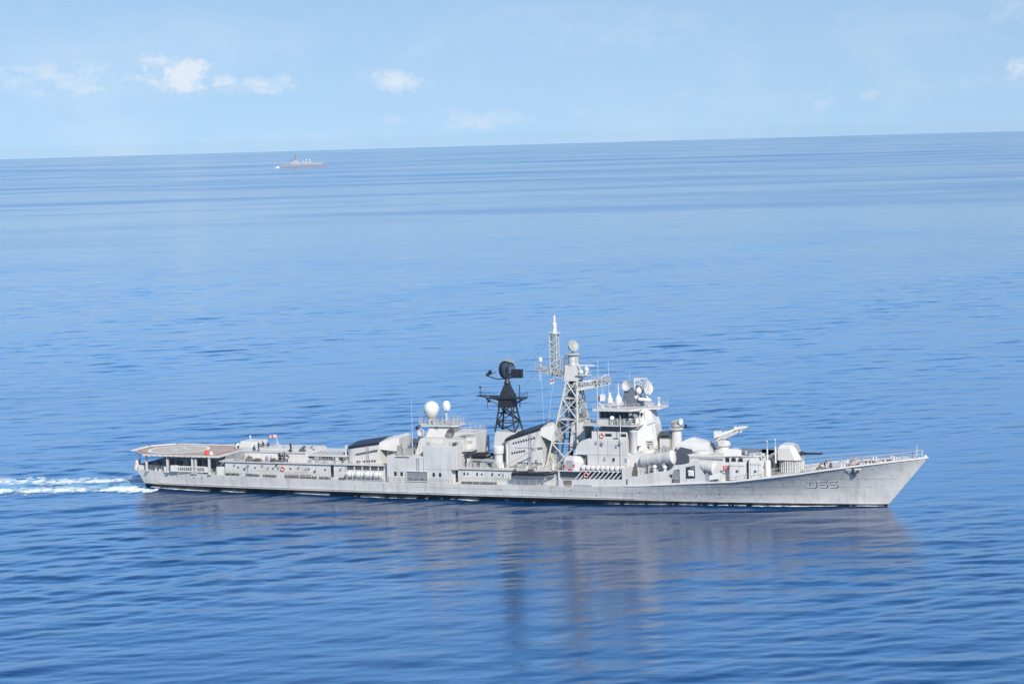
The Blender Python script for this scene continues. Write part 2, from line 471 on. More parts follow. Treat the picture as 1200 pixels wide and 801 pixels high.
b = MB(); rings = []
for u in US:
    X, y, z = hull_pt(u, 1.0); rings.append([(X, -y+0.03, z-0.06), (X, 0, z+0.0), (X, y-0.03, z-0.06)])
b.loft(rings, closed=False, cap=False).build('main_deck', DECKP, ship)
# pale gunwale strip round the deck edge forward
b = MB()
for sg in (-1, 1):
    rr = []
    for X in np.linspace(96.5, 146.0, 44):
        z, y = deck_z(X), deck_b(X)
        rr.append([(X, sg*(y+.05), z-.10), (X, sg*(y+.06), z+.16), (X, sg*(y-.08), z+.16), (X, sg*(y-.08), z-.10)])
    b.loft(rr)
b.build('gunwale', WHITE, ship)
# rubbing strake low on the side
for sg in (-1, 1):
    b = MB(); rr = []
    for X in np.linspace(6, 98, 40):
        y = hull_y(X, 1.15); rr.append([(X, sg*(y-.02), 1.06), (X, sg*(y+.10), 1.10), (X, sg*(y+.10), 1.19), (X, sg*(y-.02), 1.22)])
    b.loft(rr).build('rubbing_strake', HULLP, ship)
# plating seams, draught marks and outlets along the starboard side
b = MB()
for X in (12, 21.4, 27.6, 33, 46.5, 52, 56.5, 61.8, 69, 78, 87.5, 95, 103, 110.5, 118):
    zs = [z for z in np.arange(0.9, 6, .3) if z < deck_z(X)-.1]
    b.loft([[(X-.03, -hull_y(X-.03, z)-.012, z), (X+.03, -hull_y(X+.03, z)-.012, z)] for z in zs], closed=False, cap=False)
for z, xa, xb in ((2.05, 58, 127), (3.35, 99, 139), (4.7, 118, 142)):
    xs = np.arange(xa, xb, 1.0)
    b.loft([[(x, -hull_y(x, z-.025)-.012, z-.025), (x, -hull_y(x, z+.025)-.012, z+.025)] for x in xs], closed=False, cap=False)
b.each('plate_seam', material('seam_grey', (0.27, 0.28, 0.29), .5), ship)  # darker grey along the plate joints
b = MB()
for X, z in ((10, 2.5), (13.6, 2.3), (15.5, 2.4), (86.9, 2.3), (91.3, 1.5), (60.4, 1.0), (99, 2.2), (74, 2.0), (108.5, 1.7), (112.5, 2.2)):
    y = hull_y(X, z); b.tube((X, -y+.05, z), (X, -y-.04, z), .11, 8)
b.each('outlet', DARK, ship)
# stains of rust and salt under the anchor and the outlets
for (X, z0, z1, wd) in ((135.2, 4.9, 1.0, .5), (10.1, 2.4, 1.3, .12), (15.5, 2.3, 1.2, .14), (86.9, 2.2, 1.1, .12), (112.5, 2.1, .9, .14)):
    b = MB(); rr = []
    for k in range(9):
        z = z0+(z1-z0)*k/8; wv = wd*(1-.35*abs(k-4)/4)*(0.7+.3*math.sin(k*2.1+X))
        xo = X-.8*(k/8) if X > 130 else X
        rr.append([(xo-wv, -hull_y(xo-wv, z)-.012, z), (xo+wv, -hull_y(xo+wv, z)-.012, z)])
    b.loft(rr, closed=False, cap=False).build('rust_stain', material('rust_stain_paint', (0.43, 0.415, 0.36), .5, grime=.1, gscale=2.0), ship)

# hull number D55: white block figures with a dark shadow edge
def strokes(paths, x0, z0, wid, hgt, th, off, dx, dz):
    b = MB()
    for pth in paths:
        for (a0, a1), (c0, c1) in zip(pth, pth[1:]):
            n = 4
            for k in range(n):
                f0, f1 = k/n, (k+1)/n
                xa, za = x0+wid*(a0+(c0-a0)*f0), z0+hgt*(a1+(c1-a1)*f0)
                xb, zb = x0+wid*(a0+(c0-a0)*f1), z0+hgt*(a1+(c1-a1)*f1)
                d = Vector((xb-xa, zb-za)).normalized(); nx, nz = -d.y*th/2, d.x*th/2
                ex, ez = d.x*th/2, d.y*th/2
                if k == 0: xa -= ex; za -= ez
                if k == n-1: xb += ex; zb += ez
                q = [(xa-nx+dx, za-nz+dz), (xb-nx+dx, zb-nz+dz), (xb+nx+dx, zb+nz+dz), (xa+nx+dx, za+nz+dz)]
                b.add([(x, -hull_y(x, z)-off, z) for x, z in q], [(0, 1, 2, 3)])
    return b
GL = {'D': [[(-.2, 1), (.82, 1), (1, .85), (1, .15), (.82, 0), (-.2, 0)], [(.06, 0), (.06, 1)]], '5': [[(1, 1), (.06, 1), (0, .94), (0, .56), (.85, .56), (1, .42), (1, .12), (.85, 0), (0, 0)]]}
for ch, x0 in (('D', 127.15), ('5', 128.85), ('5', 130.5)):
    p = strokes(GL[ch], x0, 3.32, 1.12, 1.0, .22, .014, .12, -.09).build('number_shadow', BLACK, None)
    q = strokes(GL[ch], x0, 3.32, 1.12, 1.0, .21, .028, 0, 0).build('hull_number', WHITE, ship)
    p.parent = q

# ------------------------------------------------------------------ landing deck over the stern
FD = [(-0.4, -3.3), (3.6, -7.25), (17.2, -7.3), (19.2, -7.1), (19.2, 6.3), (17, 6.4), (3.2, 6.35), (-0.4, 3.0)]
fd = MB().plan(FD, 6.15, 6.5).build('landing_deck', PALE, ship)
inset = lambda poly, k: [((x-9)*k+9, y*k) for x, y in poly]
MB().plan(inset(FD, .985), 6.5, 6.515).build('deck_paint', TAN, fd)
b = MB()
A, B2 = inset(FD, .93), inset(FD, .885)
for i in range(8):
    j = (i+1) % 8; b.add([(*A[i], 6.528), (*A[j], 6.528), (*B2[j], 6.528), (*B2[i], 6.528)], [(0, 1, 2, 3)])
b.build('border_stripe', REDBR, fd)
def ring(c, r0, r1, z, n=64):
    b = MB()
    for i in range(n):
        a0, a1 = 2*math.pi*i/n, 2*math.pi*(i+1)/n
        b.add([(c[0]+r*math.cos(a), c[1]+r*math.sin(a), z) for r, a in ((r0, a0), (r1, a0), (r1, a1), (r0, a1))], [(0, 1, 2, 3)])
    return b
ring((7.4, -.4), 0.05, 5.15, 6.531).build('circle_fill', TANGREY, fd)
ring((7.4, -.4), 5.15, 5.75, 6.54).build('landing_circle', LINE, fd)
b = MB()
for x0, x1, y0, y1 in ((7.0, 7.8, 1.0, 2.2), (7.0, 7.8, -2.2, -1.0), (5.2, 6.4, -.3, .3), (8.6, 9.8, -.3, .3), (12.8, 18.5, -.16, .16)):
    b.add([(x0, y0, 6.55), (x1, y0, 6.55), (x1, y1, 6.55), (x0, y1, 6.55)], [(0, 1, 2, 3)])
b.add([(12.2, -3.2, 6.55), (12.5, -3.5, 6.55), (17.9, -6.0, 6.55), (17.9, -5.6, 6.55)], [(0, 1, 2, 3)])
b.add([(12.2, 3.2, 6.55), (12.5, 3.5, 6.55), (17.9, 6.0, 6.55), (17.9, 5.6, 6.55)], [(0, 1, 2, 3)])
b.each('guide_line', LINE, fd)
# folded safety nets round the edge: steel frames with wire mesh
def net(p, q, w=.85, rise=.10):
    p, q = Vector((*p, 6.42)), Vector((*q, 6.42)); d = (q-p).normalized(); n = Vector((d.y, -d.x, 0))
    L = (q-p).length; b = MB(); k = max(1, round(L/2.4))
    o = n*w+Vector((0, 0, rise))
    b.tube(p+o, q+o, .06, 4); b.tube(p, q, .05, 4)
    for i in range(k+1): b.tube(p.lerp(q, i/k), p.lerp(q, i/k)+o, .05, 4)
    for i in range(1, 6): b.tube(p+o*i/6, q+o*i/6, .035, 3)
    m2 = max(2, round(L/.3))
    for i in range(m2): b.tube(p.lerp(q, i/m2), p.lerp(q, i/m2)+o, .03, 3)
    return b
for i, j in ((7, 0), (6, 7), (5, 6)): net(FD[i], FD[j]).build('safety_net', PALE, fd)
b = MB()
for x in np.linspace(4.4, 17, 12): b.box(x-.08, x+.08, -7.34, -7.26, 6.1, 6.3)
b.each('deck_lamp', DARK, fd)
# pillars and space beneath
for x, y in ((3.75, -6.1), (8.4, -6.6), (13.6, -6.75), (14.3, -6.75), (17.2, -7.0), (3.75, 5.6), (8.4, 6.1), (13.6, 6.2), (17.2, 6.2)):
    z0 = deck_z(x)-.05
    b = MB().box(x-.17, x+.17, y-.17, y+.17, z0, 6.15); b.box(x-.3, x+.3, y-.3, y+.3, z0, z0+.12); b.build('deck_pillar', GREY, ship)
MB().tube((0.7, -3.2, 3.3), (0.7, -3.2, 6.15), .07).build('stern_post', NAVY, ship)
MB().box(1.4, 1.55, -5.1, 5.1, 3.2, 4.25).build('stern_bulwark', PALE, ship)
MB().box(1.57, 2.8, -5.4, -5.25, 3.2, 4.25).build('stern_bulwark', PALE, ship)
uh = MB().box(6.0, 20.2, -3.9, 3.9, 3.0, 6.14).build('quarterdeck_house', material('painted_shade', (0.19, 0.195, 0.205), .6), ship, bevel=.05)  # shade under the landing deck put into the house colour
for x in (7.5, 11.2, 16): MB().box(x, x+.75, -3.97, -3.89, 3.3, 5.2).build('door', DARK, uh)
b = MB()
for x in (8.9, 9.6, 12.9, 13.5, 14.8, 17.6): b.box(x, x+.35, -4.3, -3.9, 3.6+random.random()*.6, 4.9+random.random()*.5)
b.each('wall_locker', DARK, uh)
b = MB()
for x in (8.7, 10.2, 12.2, 15.2, 18.3): b.tube((x, -3.96, 3.2), (x, -3.96, 6.1), .06)
b.each('pipe', MIDG, uh)
for x in (5.4, 6.25, 18.0, 18.5):
    b = MB(); b.lathe([(.16, 0), (.13, .35), (.2, .42), (.2, .5), (.02, .52)], (x, -5.75-.02*(x-5), deck_z(x)-.08), n=10); b.build('bollard', WHITE, ship)
b = MB(); b.lathe([(.9, -.5), (.9, -.42), (.3, -.4), (.3, .4), (.9, .42), (.9, .5)], (5.0, -4.7, 4.1), (0, 1, 0), 16); b.build('rope_reel', DARK, ship)
MB().box(7.5, 8.15, -6.5, -5.9, 3.1, 4.15).build('deck_locker', WHITE, ship, bevel=.04)
MB().box(18.6, 20.0, -7.0, -6.1, 3.0, 4.45).build('deck_locker', WHITE, ship, bevel=.04)
b = MB(); b.lathe([(.35, 0), (.3, .5), (.45, .6), (.45, .8), (.05, .85)], (17.0, -6.5, 3.05), n=12); b.build('winch', MIDG, ship)
# stowed accommodation ladder
lad = MB()
for y in (-7.0, -6.45):
    lad.box(9.3, 16.8, y-.03, y+.03, 3.42, 3.58); lad.box(9.3, 16.8, y-.03, y+.03, 4.28, 4.4)
    for x in np.arange(9.4, 16.8, .42): lad.box(x-.035, x+.035, y-.03, y+.03, 3.55, 4.3)
lad.box(9.2, 10.5, -7.06, -6.4, 3.4, 4.5); lad.box(16.2, 17.0, -7.06, -6.4, 3.4, 4.4)
lad.build('accommodation_ladder', WHITE, ship)
b = MB().rail([(2.9, -5.3, 3.2), (9.2, -6.3, 3.1)], 1.05, 1.3); b.build('railing', PALE, ship)
b = MB().rail([(2.6, 5.3, 3.2), (9.2, 6.3, 3.1), (20, 7.1, 3.0)], 1.05, 1.3); b.build('railing', PALE, ship)

# ------------------------------------------------------------------ after deckhouse
HY = 6.7
def slab(x0, x1, y, z0, z1, name, mat=GREY, parent=None, bevel=.04):
    return MB().box(x0, x1, -y, y, z0, z1).build(name, mat, parent or ship, bevel=bevel)
ah = slab(20.2, 52.6, HY, 2.7, 5.42, 'after_deckhouse')
MB().plan([(20.2, -7.0), (52.6, -7.0), (52.6, 7.0), (19.2, 7.0), (19.2, -7.0)], 5.42, 5.55).build('deck_edge', PALE, ah)
b = MB().box(24.6, 24.9, -HY-.03, -HY+.01, 3.7, 5.0)
b.box(23.6, 23.64, -HY-.02, -HY+.01, 2.9, 5.4); b.box(20.2, 41, -HY-.02, -HY+.01, 3.92, 3.96)
b.build('wall_seam', material('seam_grey', (0.27, 0.28, 0.29), .5), ah)
MB().box(41.35, 41.9, -HY-.04, -HY+.02, 3.2, 5.35).build('door', BLACK, ah)
for X, Z in ((22.2, 4.9), (24.2, 4.2), (25.0, 4.8), (27.8, 4.9), (28.9, 4.5), (31.0, 4.6), (35.0, 4.7), (36.5, 4.5), (38.2, 4.1), (43.3, 4.6), (30.6, 5.0)):
    b = MB().box(X-.12, X+.12, -HY-.22, -HY, Z-.15, Z+.2); b.tube((X, -HY-.15, Z), (X+.35, -HY-.2, Z+.35), .05, 4); b.build('wall_fitting', DARK if X in (24.2, 38.2, 30.6) else MIDG, ah)
# hawser reels and stanchions along the walkway, seen as the dark slots over the hull edge
def walkway(x0, x1, name='railing', h=1.0, gap=1.2, y=None, col=None):
    n = max(2, int((x1-x0)/4)); pts = [(x, -(y or deck_b(x))+.10, deck_z(x)-.03) for x in np.linspace(x0, x1, n)]
    MB().rail(pts, h, gap).build(name, col or PALE, ship)
walkway(20.3, 53); walkway(65, 84.5); walkway(9.5, 20)
b = MB()
for (x0, x1) in ((20.5, 23.2), (24.6, 27), (28, 30.6), (32.4, 35), (35.4, 38.6), (39.2, 41.2), (43, 44.6), (66.5, 73)):
    for x in np.arange(x0, x1, .55): b.box(x, x+.40, -HY-.45, -HY-.05, deck_z(x)-.02, deck_z(x)+.38)
b.each('cable_box', DARK, ship)
b = MB()
for x in np.arange(32.4, 41, .62): b.tube((x, -HY-.3, 2.85), (x, -HY-.3, 3.75), .035, 4)
b.tube((32.4, -HY-.3, 3.72), (37.8, -HY-.3, 3.72), .045, 4); b.build('ladder_rack', material('oxide_pink', (.42, .25, .22), .6), ship)
# flush hangar and its roof
hg = MB().frustum((21.2, 35.6, -4.3, 4.6), (21.6, 35.2, -3.9, 4.4), 5.55, 6.9).build('hangar', GREY, ship, bevel=.05)
MB().box(35.0, 43.5, -4.5, 4.6, 6.5, 6.72).build('hangar_roof', PALE, hg)
MB().box(21.0, 35.2, -4.1, 4.6, 6.9, 7.0).build('hangar_roof', PALE, hg)
MB().box(36.6, 43.2, -3.7, 4.2, 5.55, 6.5).build('hangar_wall', GREY, hg)
for k in range(9):
    x = 38.3+k*.42
    if k == 6: continue
    MB().box(x, x+.26, -3.76, -3.69, 5.95, 6.25 if k > 3 else 6.4).build('vent', BLACK, hg)
MB().box(42.0, 42.35, -3.78, -3.69, 5.6, 6.4).build('door', DARK, hg)
b = MB()
for k in range(7):
    for j in range(3): b.box(36.2+k*.9, 36.6+k*.9, -3.4+j*1.3, -2.9+j*1.3, 6.72, 6.86)
b.each('roof_lug', MIDG, hg)
cb_ = MB().frustum((18.6, 23.0, 1.5, 5.6), (19.0, 22.7, 1.8, 5.4), 6.5, 8.0).build('control_cabin', PALE, ship, bevel=.06)
MB().box(18.9, 22.6, 1.4, 1.5, 6.7, 7.1).build('cabin_panel', GREY, cb_)
b = MB().lathe([(.45, 0), (.5, .5), (.35, .85), (.05, 1.0)], (17.7, 3.0, 6.52), n=12); b.build('beacon', WHITE, ship)
MB().box(17.4, 17.75, 2.6, 3.2, 6.9, 7.55).build('lamp_box', GREEN, ship); MB().box(17.95, 18.5, 2.5, 3.1, 6.55, 7.1).build('lamp_box', BLACK, ship)
b = MB().tube((19.9, 4, 8.0), (19.9, 4, 8.5), .06); b.ball((19.9, 4, 8.6), .2); b.build('roof_lamp', WHITE, cb_)
MB().box(23.0, 35.0, -1.6, 4.2, 7.0, 7.25).build('hangar_hatch', PALE, hg, bevel=.03)
MB().tube((26.9, 1, 7.2), (26.9, 1, 9.3), .05).build('signal_post', WHITE, ship)
b = MB().tube((26.9, 1, 8.3), (27.5, .6, 7.25), .04); b.tube((26.9, 1, 8.3), (27.2, 1.6, 7.25), .04); b.build('post_stay', WHITE, ship)
# small mountings on the hangar top
for X, Y, s in ((33.6, -2.2, 1.0), (31.4, -2.6, .6), (32.4, 0.2, .6), (34.0, .5, .6)):
    b = MB().box(X-.5*s, X+.5*s, Y-.4*s, Y+.4*s, 6.95, 7.0+.35*s); b.tube((X-.2, Y, 7.2), (X+.7*s, Y-.1, 7.2+.75*s), .09*s+.03, 6); b.ball((X, Y, 7.1+.25*s), .28*s); b.build('deck_mounting', DARK, ship)
MB().frustum((30.2, 36.2, -5.0, -4.3), (30.4, 35.6, -4.95, -4.4), 5.55, 6.8).build('splinter_screen', PALE, ship)
# windscreen and stowage on the deckhouse edge
b = MB().lathe([(.75, -.6), (.75, -.5), (.25, -.48), (.25, .48), (.75, .5), (.75, .6)], (22.6, -5.4, 6.3), (0, 1, .15), 18); b.build('hose_reel', MIDG, ship)
MB().rail([(20.6, -6.9, 5.55), (32, -6.9, 5.55), (44, -6.9, 5.55)], 1.0, 1.5, .025, 2).build('railing', PALE, ship)
MB().rail([(19.5, 6.9, 5.55), (52, 6.9, 5.55)], 1.0, 1.8, .025, 2).build('railing', PALE, ship)

for x in (22.9, 26.3, 29.9, 33.4, 37.0, 40.2): MB().lathe([(.02, 0), (.17, 0), (.17, .05), (.02, .05)], (x, -HY, 4.45), (0, -1, 0), 10).build('porthole', GLASS, ah)

# ------------------------------------------------------------------ funnels
def funnel(xa, xf, za, zf, y, zb, rise, hood, name='funnel'):
    """slab sided uptake, aft starboard/port corners rounded, black sloping cap crowned to the middle"""
    r = 1.5
    def plan(xa, xf, y, k=1.0):
        pts = []
        for sg in (-1, 1):
            arc = [(xa+r-r*math.cos(a), sg*(y-r+r*math.sin(a))) for a in np.linspace(0, math.pi/2, 5)]
            seg = arc+[(xf, sg*y*.98)]
            pts += seg if sg < 0 else seg[::-1]
        return pts
    low, top = plan(xa, xf+.5, y), plan(xa+.15, xf, y*.98)
    zt = lambda x: za+(zf-za)*(x-xa)/(xf-xa)
    b = MB().loft([[(x, yy, zb) for x, yy in low], [(x, yy, zt(x)) for x, yy in top]])
    f = b.build(name, PALE, ship, smooth=True)
    # black cap
    cap = plan(xa+.1, xf+.1, y*1.0)
    crown = [(xa+.6+(x-xa)*.96, yy*.18) for x, yy in cap]
    b = MB().loft([[(x, yy, zt(x)-.30) for x, yy in cap], [(x, yy, zt(x)+.12) for x, yy in cap], [(x, yy, zt(x)+rise) for x, yy in crown]])
    b.build('funnel_cap', BLACK, f)
    # forward hood
    x2, y2, zl, zh = hood
    b = MB().hexa([(xf-.1, -y*.97, zf-1.1), (x2, -y2, zl), (x2, y2, zl), (xf-.1, y*.97, zf-1.1),
                   (xf-.1, -y*.97, zf-.02), (x2, -y2, zh), (x2, y2, zh), (xf-.1, y*.97, zf-.02)])
    b.hexa([(xf-.1, -y*.97, zf-.02), (x2, -y2, zh), (x2, y2, zh), (xf-.1, y*.97, zf-.02), (xf-.1, -y*.2, zf+rise-.1), (x2-.2, -y2*.6, zh+.35), (x2-.2, y2*.6, zh+.35), (xf-.1, y*.2, zf+rise-.1)])
    b.build('funnel_hood', PALE, f)
    return f
def portholes(rows, y, parent):
    b = MB()
    for (x0, z0, x1, z1, n, miss) in rows:
        for i in range(n):
            if i in miss: continue
            t_ = i/(n-1); x, z = x0+(x1-x0)*t_, z0+(z1-z0)*t_
            b.box(x-.13, x+.13, -y-.05, -y+.02, z-.16, z+.16)
    return b.each('louvre', BLACK, parent)
f1 = funnel(43.1, 49.7, 8.15, 9.15, 4.5, 5.5, .62, (52.9, 2.6, 7.4, 9.9))
portholes([(45.4, 7.0, 49.3, 7.8, 11, ())], 4.46, f1); portholes([(45.5, 5.75, 48.9, 5.95, 8, ())], 4.49, f1)
MB().box(42.6, 42.85, -3.2, -2.7, 5.5, 8.4).build('vent_trunk', WHITE, f1)
f2 = funnel(73.0, 80.1, 9.95, 12.2, 4.15, 5.5, .70, (82.3, 2.7, 9.6, 12.7))
portholes([(75.2, 9.6, 79.0, 10.6, 9, ())], 4.08, f2); portholes([(74.9, 7.9, 80.3, 8.9, 13, (6, 7, 10))], 4.12, f2); portholes([(76.1, 6.2, 80.2, 6.15, 9, (4,))], 4.15, f2)
b = MB().box(79.2, 79.55, -4.3, -4.1, 6.4, 6.9); b.tube((75.5, -4.2, 8.9), (81.4, -4.2, 8.95), .03); b.build('funnel_fitting', MIDG, f2)
# louvred intake under the first funnel
lo = MB().box(44.2, 51.6, -6.72, -6.65, 4.6, 5.35).build('louvre_panel', DARK, ah)
for k in range(5): MB().box(44.3+k*1.55, 44.5+k*1.55, -6.78, -6.72, 4.55, 5.4).build('louvre_post', GREY, lo)

# ------------------------------------------------------------------ midship tower and its big side house
sl = MB().box(52.6, 59.6, -7.55, 7.55, 2.72, 7.35); mh = sl.build('midship_house', GREY, ship, bevel=.05)
e_ = MB().box(59.6, 66.0, -7.58, 7.58, 5.15, 9.32).build('boat_house', GREY, mh, bevel=.05)
MB().box(59.6, 64.8, -7.53, 7.53, 2.72, 5.15).build('lower_house', GREY, mh)
MB().box(54.3, 57.0, -7.62, -7.56, 7.12, 7.28).build('shelf', DARK, mh)
for x in (54.0, 55.2): MB().box(x, x+.45, -7.60, -7.52, 3.9, 4.6).build('window', GLASS, mh)
for x in (61.3, 62.5): MB().box(x, x+.42, -7.58, -7.5, 3.95, 4.6).build('window', GLASS, mh)
# recess with its back coloured as shade, framed by the shell plating
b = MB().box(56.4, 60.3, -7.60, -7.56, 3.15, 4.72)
b.build('recess_back', material('painted_shade', (0.19, 0.195, 0.205), .6), mh)
b = MB()
b.box(56.3, 60.45, -7.75, -7.56, 4.72, 4.80); b.box(56.3, 60.45, -7.75, -7.56, 3.06, 3.15); b.box(56.25, 56.4, -7.75, -7.56, 3.06, 4.8); b.box(60.3, 60.45, -7.75, -7.56, 3.06, 4.8)
b.build('recess_frame', GREY, mh)
b = MB()
for k in range(11): b.box(56.5+k*.36, 56.74+k*.36, -7.68, -7.6, 3.15, 3.33+.12*(k % 3))
b.each('stowed_box', DARK, mh)
MB().box(64.2, 65.0, -7.58, -7.0, 2.75, 3.1).build('step', GREY, mh)
for x0, x1, z in ((59.62, 59.7, 2.8), (54, 54.03, 2.8)):
    MB().box(x0, x1-.02, -7.605, -7.55, z, 7.2).build('wall_seam', material('seam_grey', (.27, .28, .29), .5), mh)
up = MB().frustum((57.0, 66.2, -5.1, 5.1), (57.8, 66.0, -4.7, 4.7), 7.35, 10.15).build('upper_house', GREY, mh, bevel=.05)
MB().rail([(58, -4.6, 10.15), (66, -4.6, 10.15), (66, 4.6, 10.15), (58, 4.6, 10.15)], .95, 1.2, closed=True).build('railing', PALE, mh)
MB().rail([(52.8, -7.4, 7.35), (57, -7.4, 7.35)], .9, 1.0).build('railing', PALE, mh)
# clutter on the house roof aft of the tower: davits, lockers and vents
b = MB(); R2 = random.Random(3)
for k in range(26):
    x, y, s = R2.uniform(52.9, 57.3), R2.uniform(-6.8, -1.5), R2.uniform(.15, .5)
    b.box(x, x+s, y, y+s, 7.35, 7.35+R2.uniform(.3, 1.7))
b.each('roof_box', MIDG, mh)
b = MB()
for k in range(16):
    x, y = R2.uniform(53, 57), R2.uniform(-6.8, -2); b.tube((x, y, 7.4), (x+R2.uniform(-.8, .8), y+R2.uniform(-.6, .6), 7.4+R2.uniform(.8, 2.2)), .045, 4)
b.each('roof_pipe', PALE, mh)
for x, y, h in ((56.6, -4.0, 2.6), (57.3, -3.0, 2.9), (55.9, -2.6, 2.2)):
    MB().lathe([(.3, 0), (.3, h*.7), (.5, h*.75), (.5, h), (.1, h+.1)], (x, y, 7.35), n=10).build('vent_cowl', DARK if x > 56.4 else MIDG, mh)
tw = MB().frustum((58.0, 63.0, -2.6, 2.6), (58.6, 62.2, -2.0, 2.0), 10.15, 12.0).build('aft_tower', GREY, ship, bevel=.05)
pf = MB().plan([(56.2, -1.6), (57.2, -2.5), (62.9, -2.5), (63.9, -1.6), (63.9, 1.6), (62.9, 2.5), (57.2, 2.5), (56.2, 1.6)], 12.0, 12.2).build('platform', PALE, tw)
MB().rail([(56.2, -1.6, 12.2), (57.2, -2.5, 12.2), (62.9, -2.5, 12.2), (63.9, -1.6, 12.2), (63.9, 1.6, 12.2), (62.9, 2.5, 12.2), (57.2, 2.5, 12.2), (56.2, 1.6, 12.2)], 1.1, .8, .035, 3, True).build('railing', PALE, tw)
b = MB()
for k in range(14):
    x, y = 57.6+k*.42, (-1)**k*1.3; b.box(x, x+.25, y, y+.3, 12.2, 12.7+.25*(k % 4))
b.each('platform_box', MIDG, tw)
rd = MB().lathe([(.62, 12.2), (.62, 13.1), (.95, 13.5), (1.05, 13.7)], (58.15, 0, 0), n=20).build('radome_pedestal', GREY, tw, smooth=True)
MB().lathe([(1.02, -1.05), (1.28, -.62), (1.42, 0), (1.33, .55), (1.08, .97), (.7, 1.28), (.3, 1.42), (0, 1.45)], (58.15, 0, 14.75), n=28).build('radome', WHITE, tw, smooth=True)
MB().tube((61.0, 0, 12.2), (61.0, 0, 14.6), .16, 8).build('radome_pole', GREY, tw)
MB().lathe([(.05, 14.55), (.62, 14.6), (.74, 14.9), (.74, 15.5), (.62, 15.95), (.35, 16.25), (0, 16.35)], (61.05, 0, 0), n=20).build('radome', WHITE, tw, smooth=True)
MB().tube((56.5, -4.9, 7.35), (56.5, -4.9, 17.1), .05, 5, .02).build('whip_aerial', WHITE, ship)
for x, y in ((57.3, -2.6), (62.9, -2.7)):
    b = MB().lathe([(.1, -.2), (.55, -.1), (.75, .25), (.7, .3), (.1, .1)], (x, y-.1, 10.95), (-.25 if x < 60 else .2, -1, .1), 16); b.tube((x, y, 10.1), (x, y, 11), .16); b.build('dish_aerial', PALE if x < 60 else DARK, tw)
b = MB().ball((56.3, -2.2, 11.7), .38); b.tube((56.3, -2.2, 11.7), (56.9, -2, 12.1), .06); b.build('hanging_lamp', BLACK, tw)
b = MB().tube((59.6, -2.25, 10.2), (59.6, -2.1, 12), .04); b.tube((60.2, -2.25, 10.2), (60.2, -2.1, 12), .04)
for k in range(7): b.tube((59.6, -2.2, 10.35+k*.25), (60.2, -2.2, 10.35+k*.25), .025, 4)
b.build('ladder', DARK, tw)
# screen house forward of the tower
sh = MB().frustum((62.6, 67.6, -2.6, 3.2), (63.2, 67.4, -2.4, 3.0), 5.5, 11.0).build('radio_house', GREY, ship, bevel=.05)
MB().box(65.4, 65.75, -2.72, -2.55, 8.7, 10.4).build('door', DARK, sh)
b = MB().hexa([(64.6, -5.6, 8.05), (68.0, -5.6, 8.25), (68.0, -2.5, 8.25), (64.6, -2.5, 8.05), (64.6, -5.6, 8.2), (68.0, -5.6, 8.4), (68.0, -2.5, 8.4), (64.6, -2.5, 8.2)]); b.build('gallery', PALE, sh)
b = MB()
for k in range(3): b.tube((63.6+k*1.1, -2.7, 10.2+.2*k), (65.8+k*.9, -2.75, 10.8), .05, 4)
b.tube((64, -2.8, 9.4), (67, -2.8, 9.6), .06, 4); b.each('stowed_spar', DARK, sh)
MB().rail([(63.3, -2.3, 11), (67.3, -2.3, 11), (67.3, 2.9, 11), (63.3, 2.9, 11)], 1, 1.1, closed=True).build('railing', PALE, sh)
MB().rail([(64.7, -5.5, 8.35), (68, -5.5, 8.4), (68, -2.7, 8.4)], .9, 1).build('railing', PALE, sh)

# upper deck amidships
md = MB().box(64.8, 84.4, -6.75, 6.75, 2.7, 5.3).build('midship_deckhouse', GREY, ship, bevel=.03)
MB().box(64.9, 84.5, -7.05, 7.05, 5.3, 5.42).build('deck_edge', PALE, md)
MB().box(65.3, 65.75, -6.8, -6.7, 3.0, 5.2).build('door', BLACK, md)
MB().box(64.8, 84.4, -6.775, -6.74, 3.75, 3.79).build('wall_seam', material('seam_grey', (.27, .28, .29), .5), md)
for x in (67.0, 69.4, 72.2, 74.2, 78.5, 81.3):
    b = MB().box(x-.1, x+.1, -6.95, -6.73, 4.3, 4.75); b.build('wall_fitting', DARK if x < 73 else MIDG, md)
b = MB()
for k in range(6): b.tube((72.4+k*.5, -6.9, 3.55), (72.75+k*.5, -6.9, 4.1), .07, 4)
b.each('stowed_fender_bar', MIDG, md)
MB().rail([(65.2, -6.9, 5.42), (72.5, -6.9, 5.42), (84, -6.9, 5.42)], 1.0, 1.3).build('railing', PALE, md)
b = MB()
for k in range(22):
    x, y = R2.uniform(65.4, 73.4), R2.uniform(-6.3, -3.2); s = R2.uniform(.2, .55); b.box(x, x+s*1.4, y, y+s, 5.42, 5.42+R2.uniform(.3, 1.0))
b.each('deck_box', MIDG, ship)
MB().lathe([(.95, 7.75), (1.0, 7.85), (1.0, 9.0), (.9, 9.1), (.05, 9.12)], (72.3, -4.0, 0), n=22).build('gun_director_tub', WHITE, ship, smooth=True)
MB().lathe([(.8, 5.4), (.75, 7.8)], (72.3, -4.0, 0), n=18).build('tub_stand', GREY, ship, smooth=True)
MB().tube((74.3, -5.0, 5.4), (74.3, -5.0, 9.5), .16, 8).build('boat_derrick_post', WHITE, ship)
b = MB().tube((74.3, -5.2, 5.9), (79.6, -5.9, 9.0), .10, 6); b.build('boat_derrick_boom', GREY, ship)
b = MB().tube((79.6, -5.9, 9.0), (79.4, -6.6, 5.6), .03, 4); b.tube((79.6, -5.9, 9.0), (81.8, -6.8, 5.3), .03, 4); b.tube((79.6, -5.9, 9.0), (77.8, -6.8, 5.2), .03, 4); b.tube((79.6, -5.9, 9.0), (79.9, -4.2, 12), .03, 4)
b.ball((79.6, -5.9, 8.9), .25); b.build('boat_sling', MIDG, ship)
b = MB()
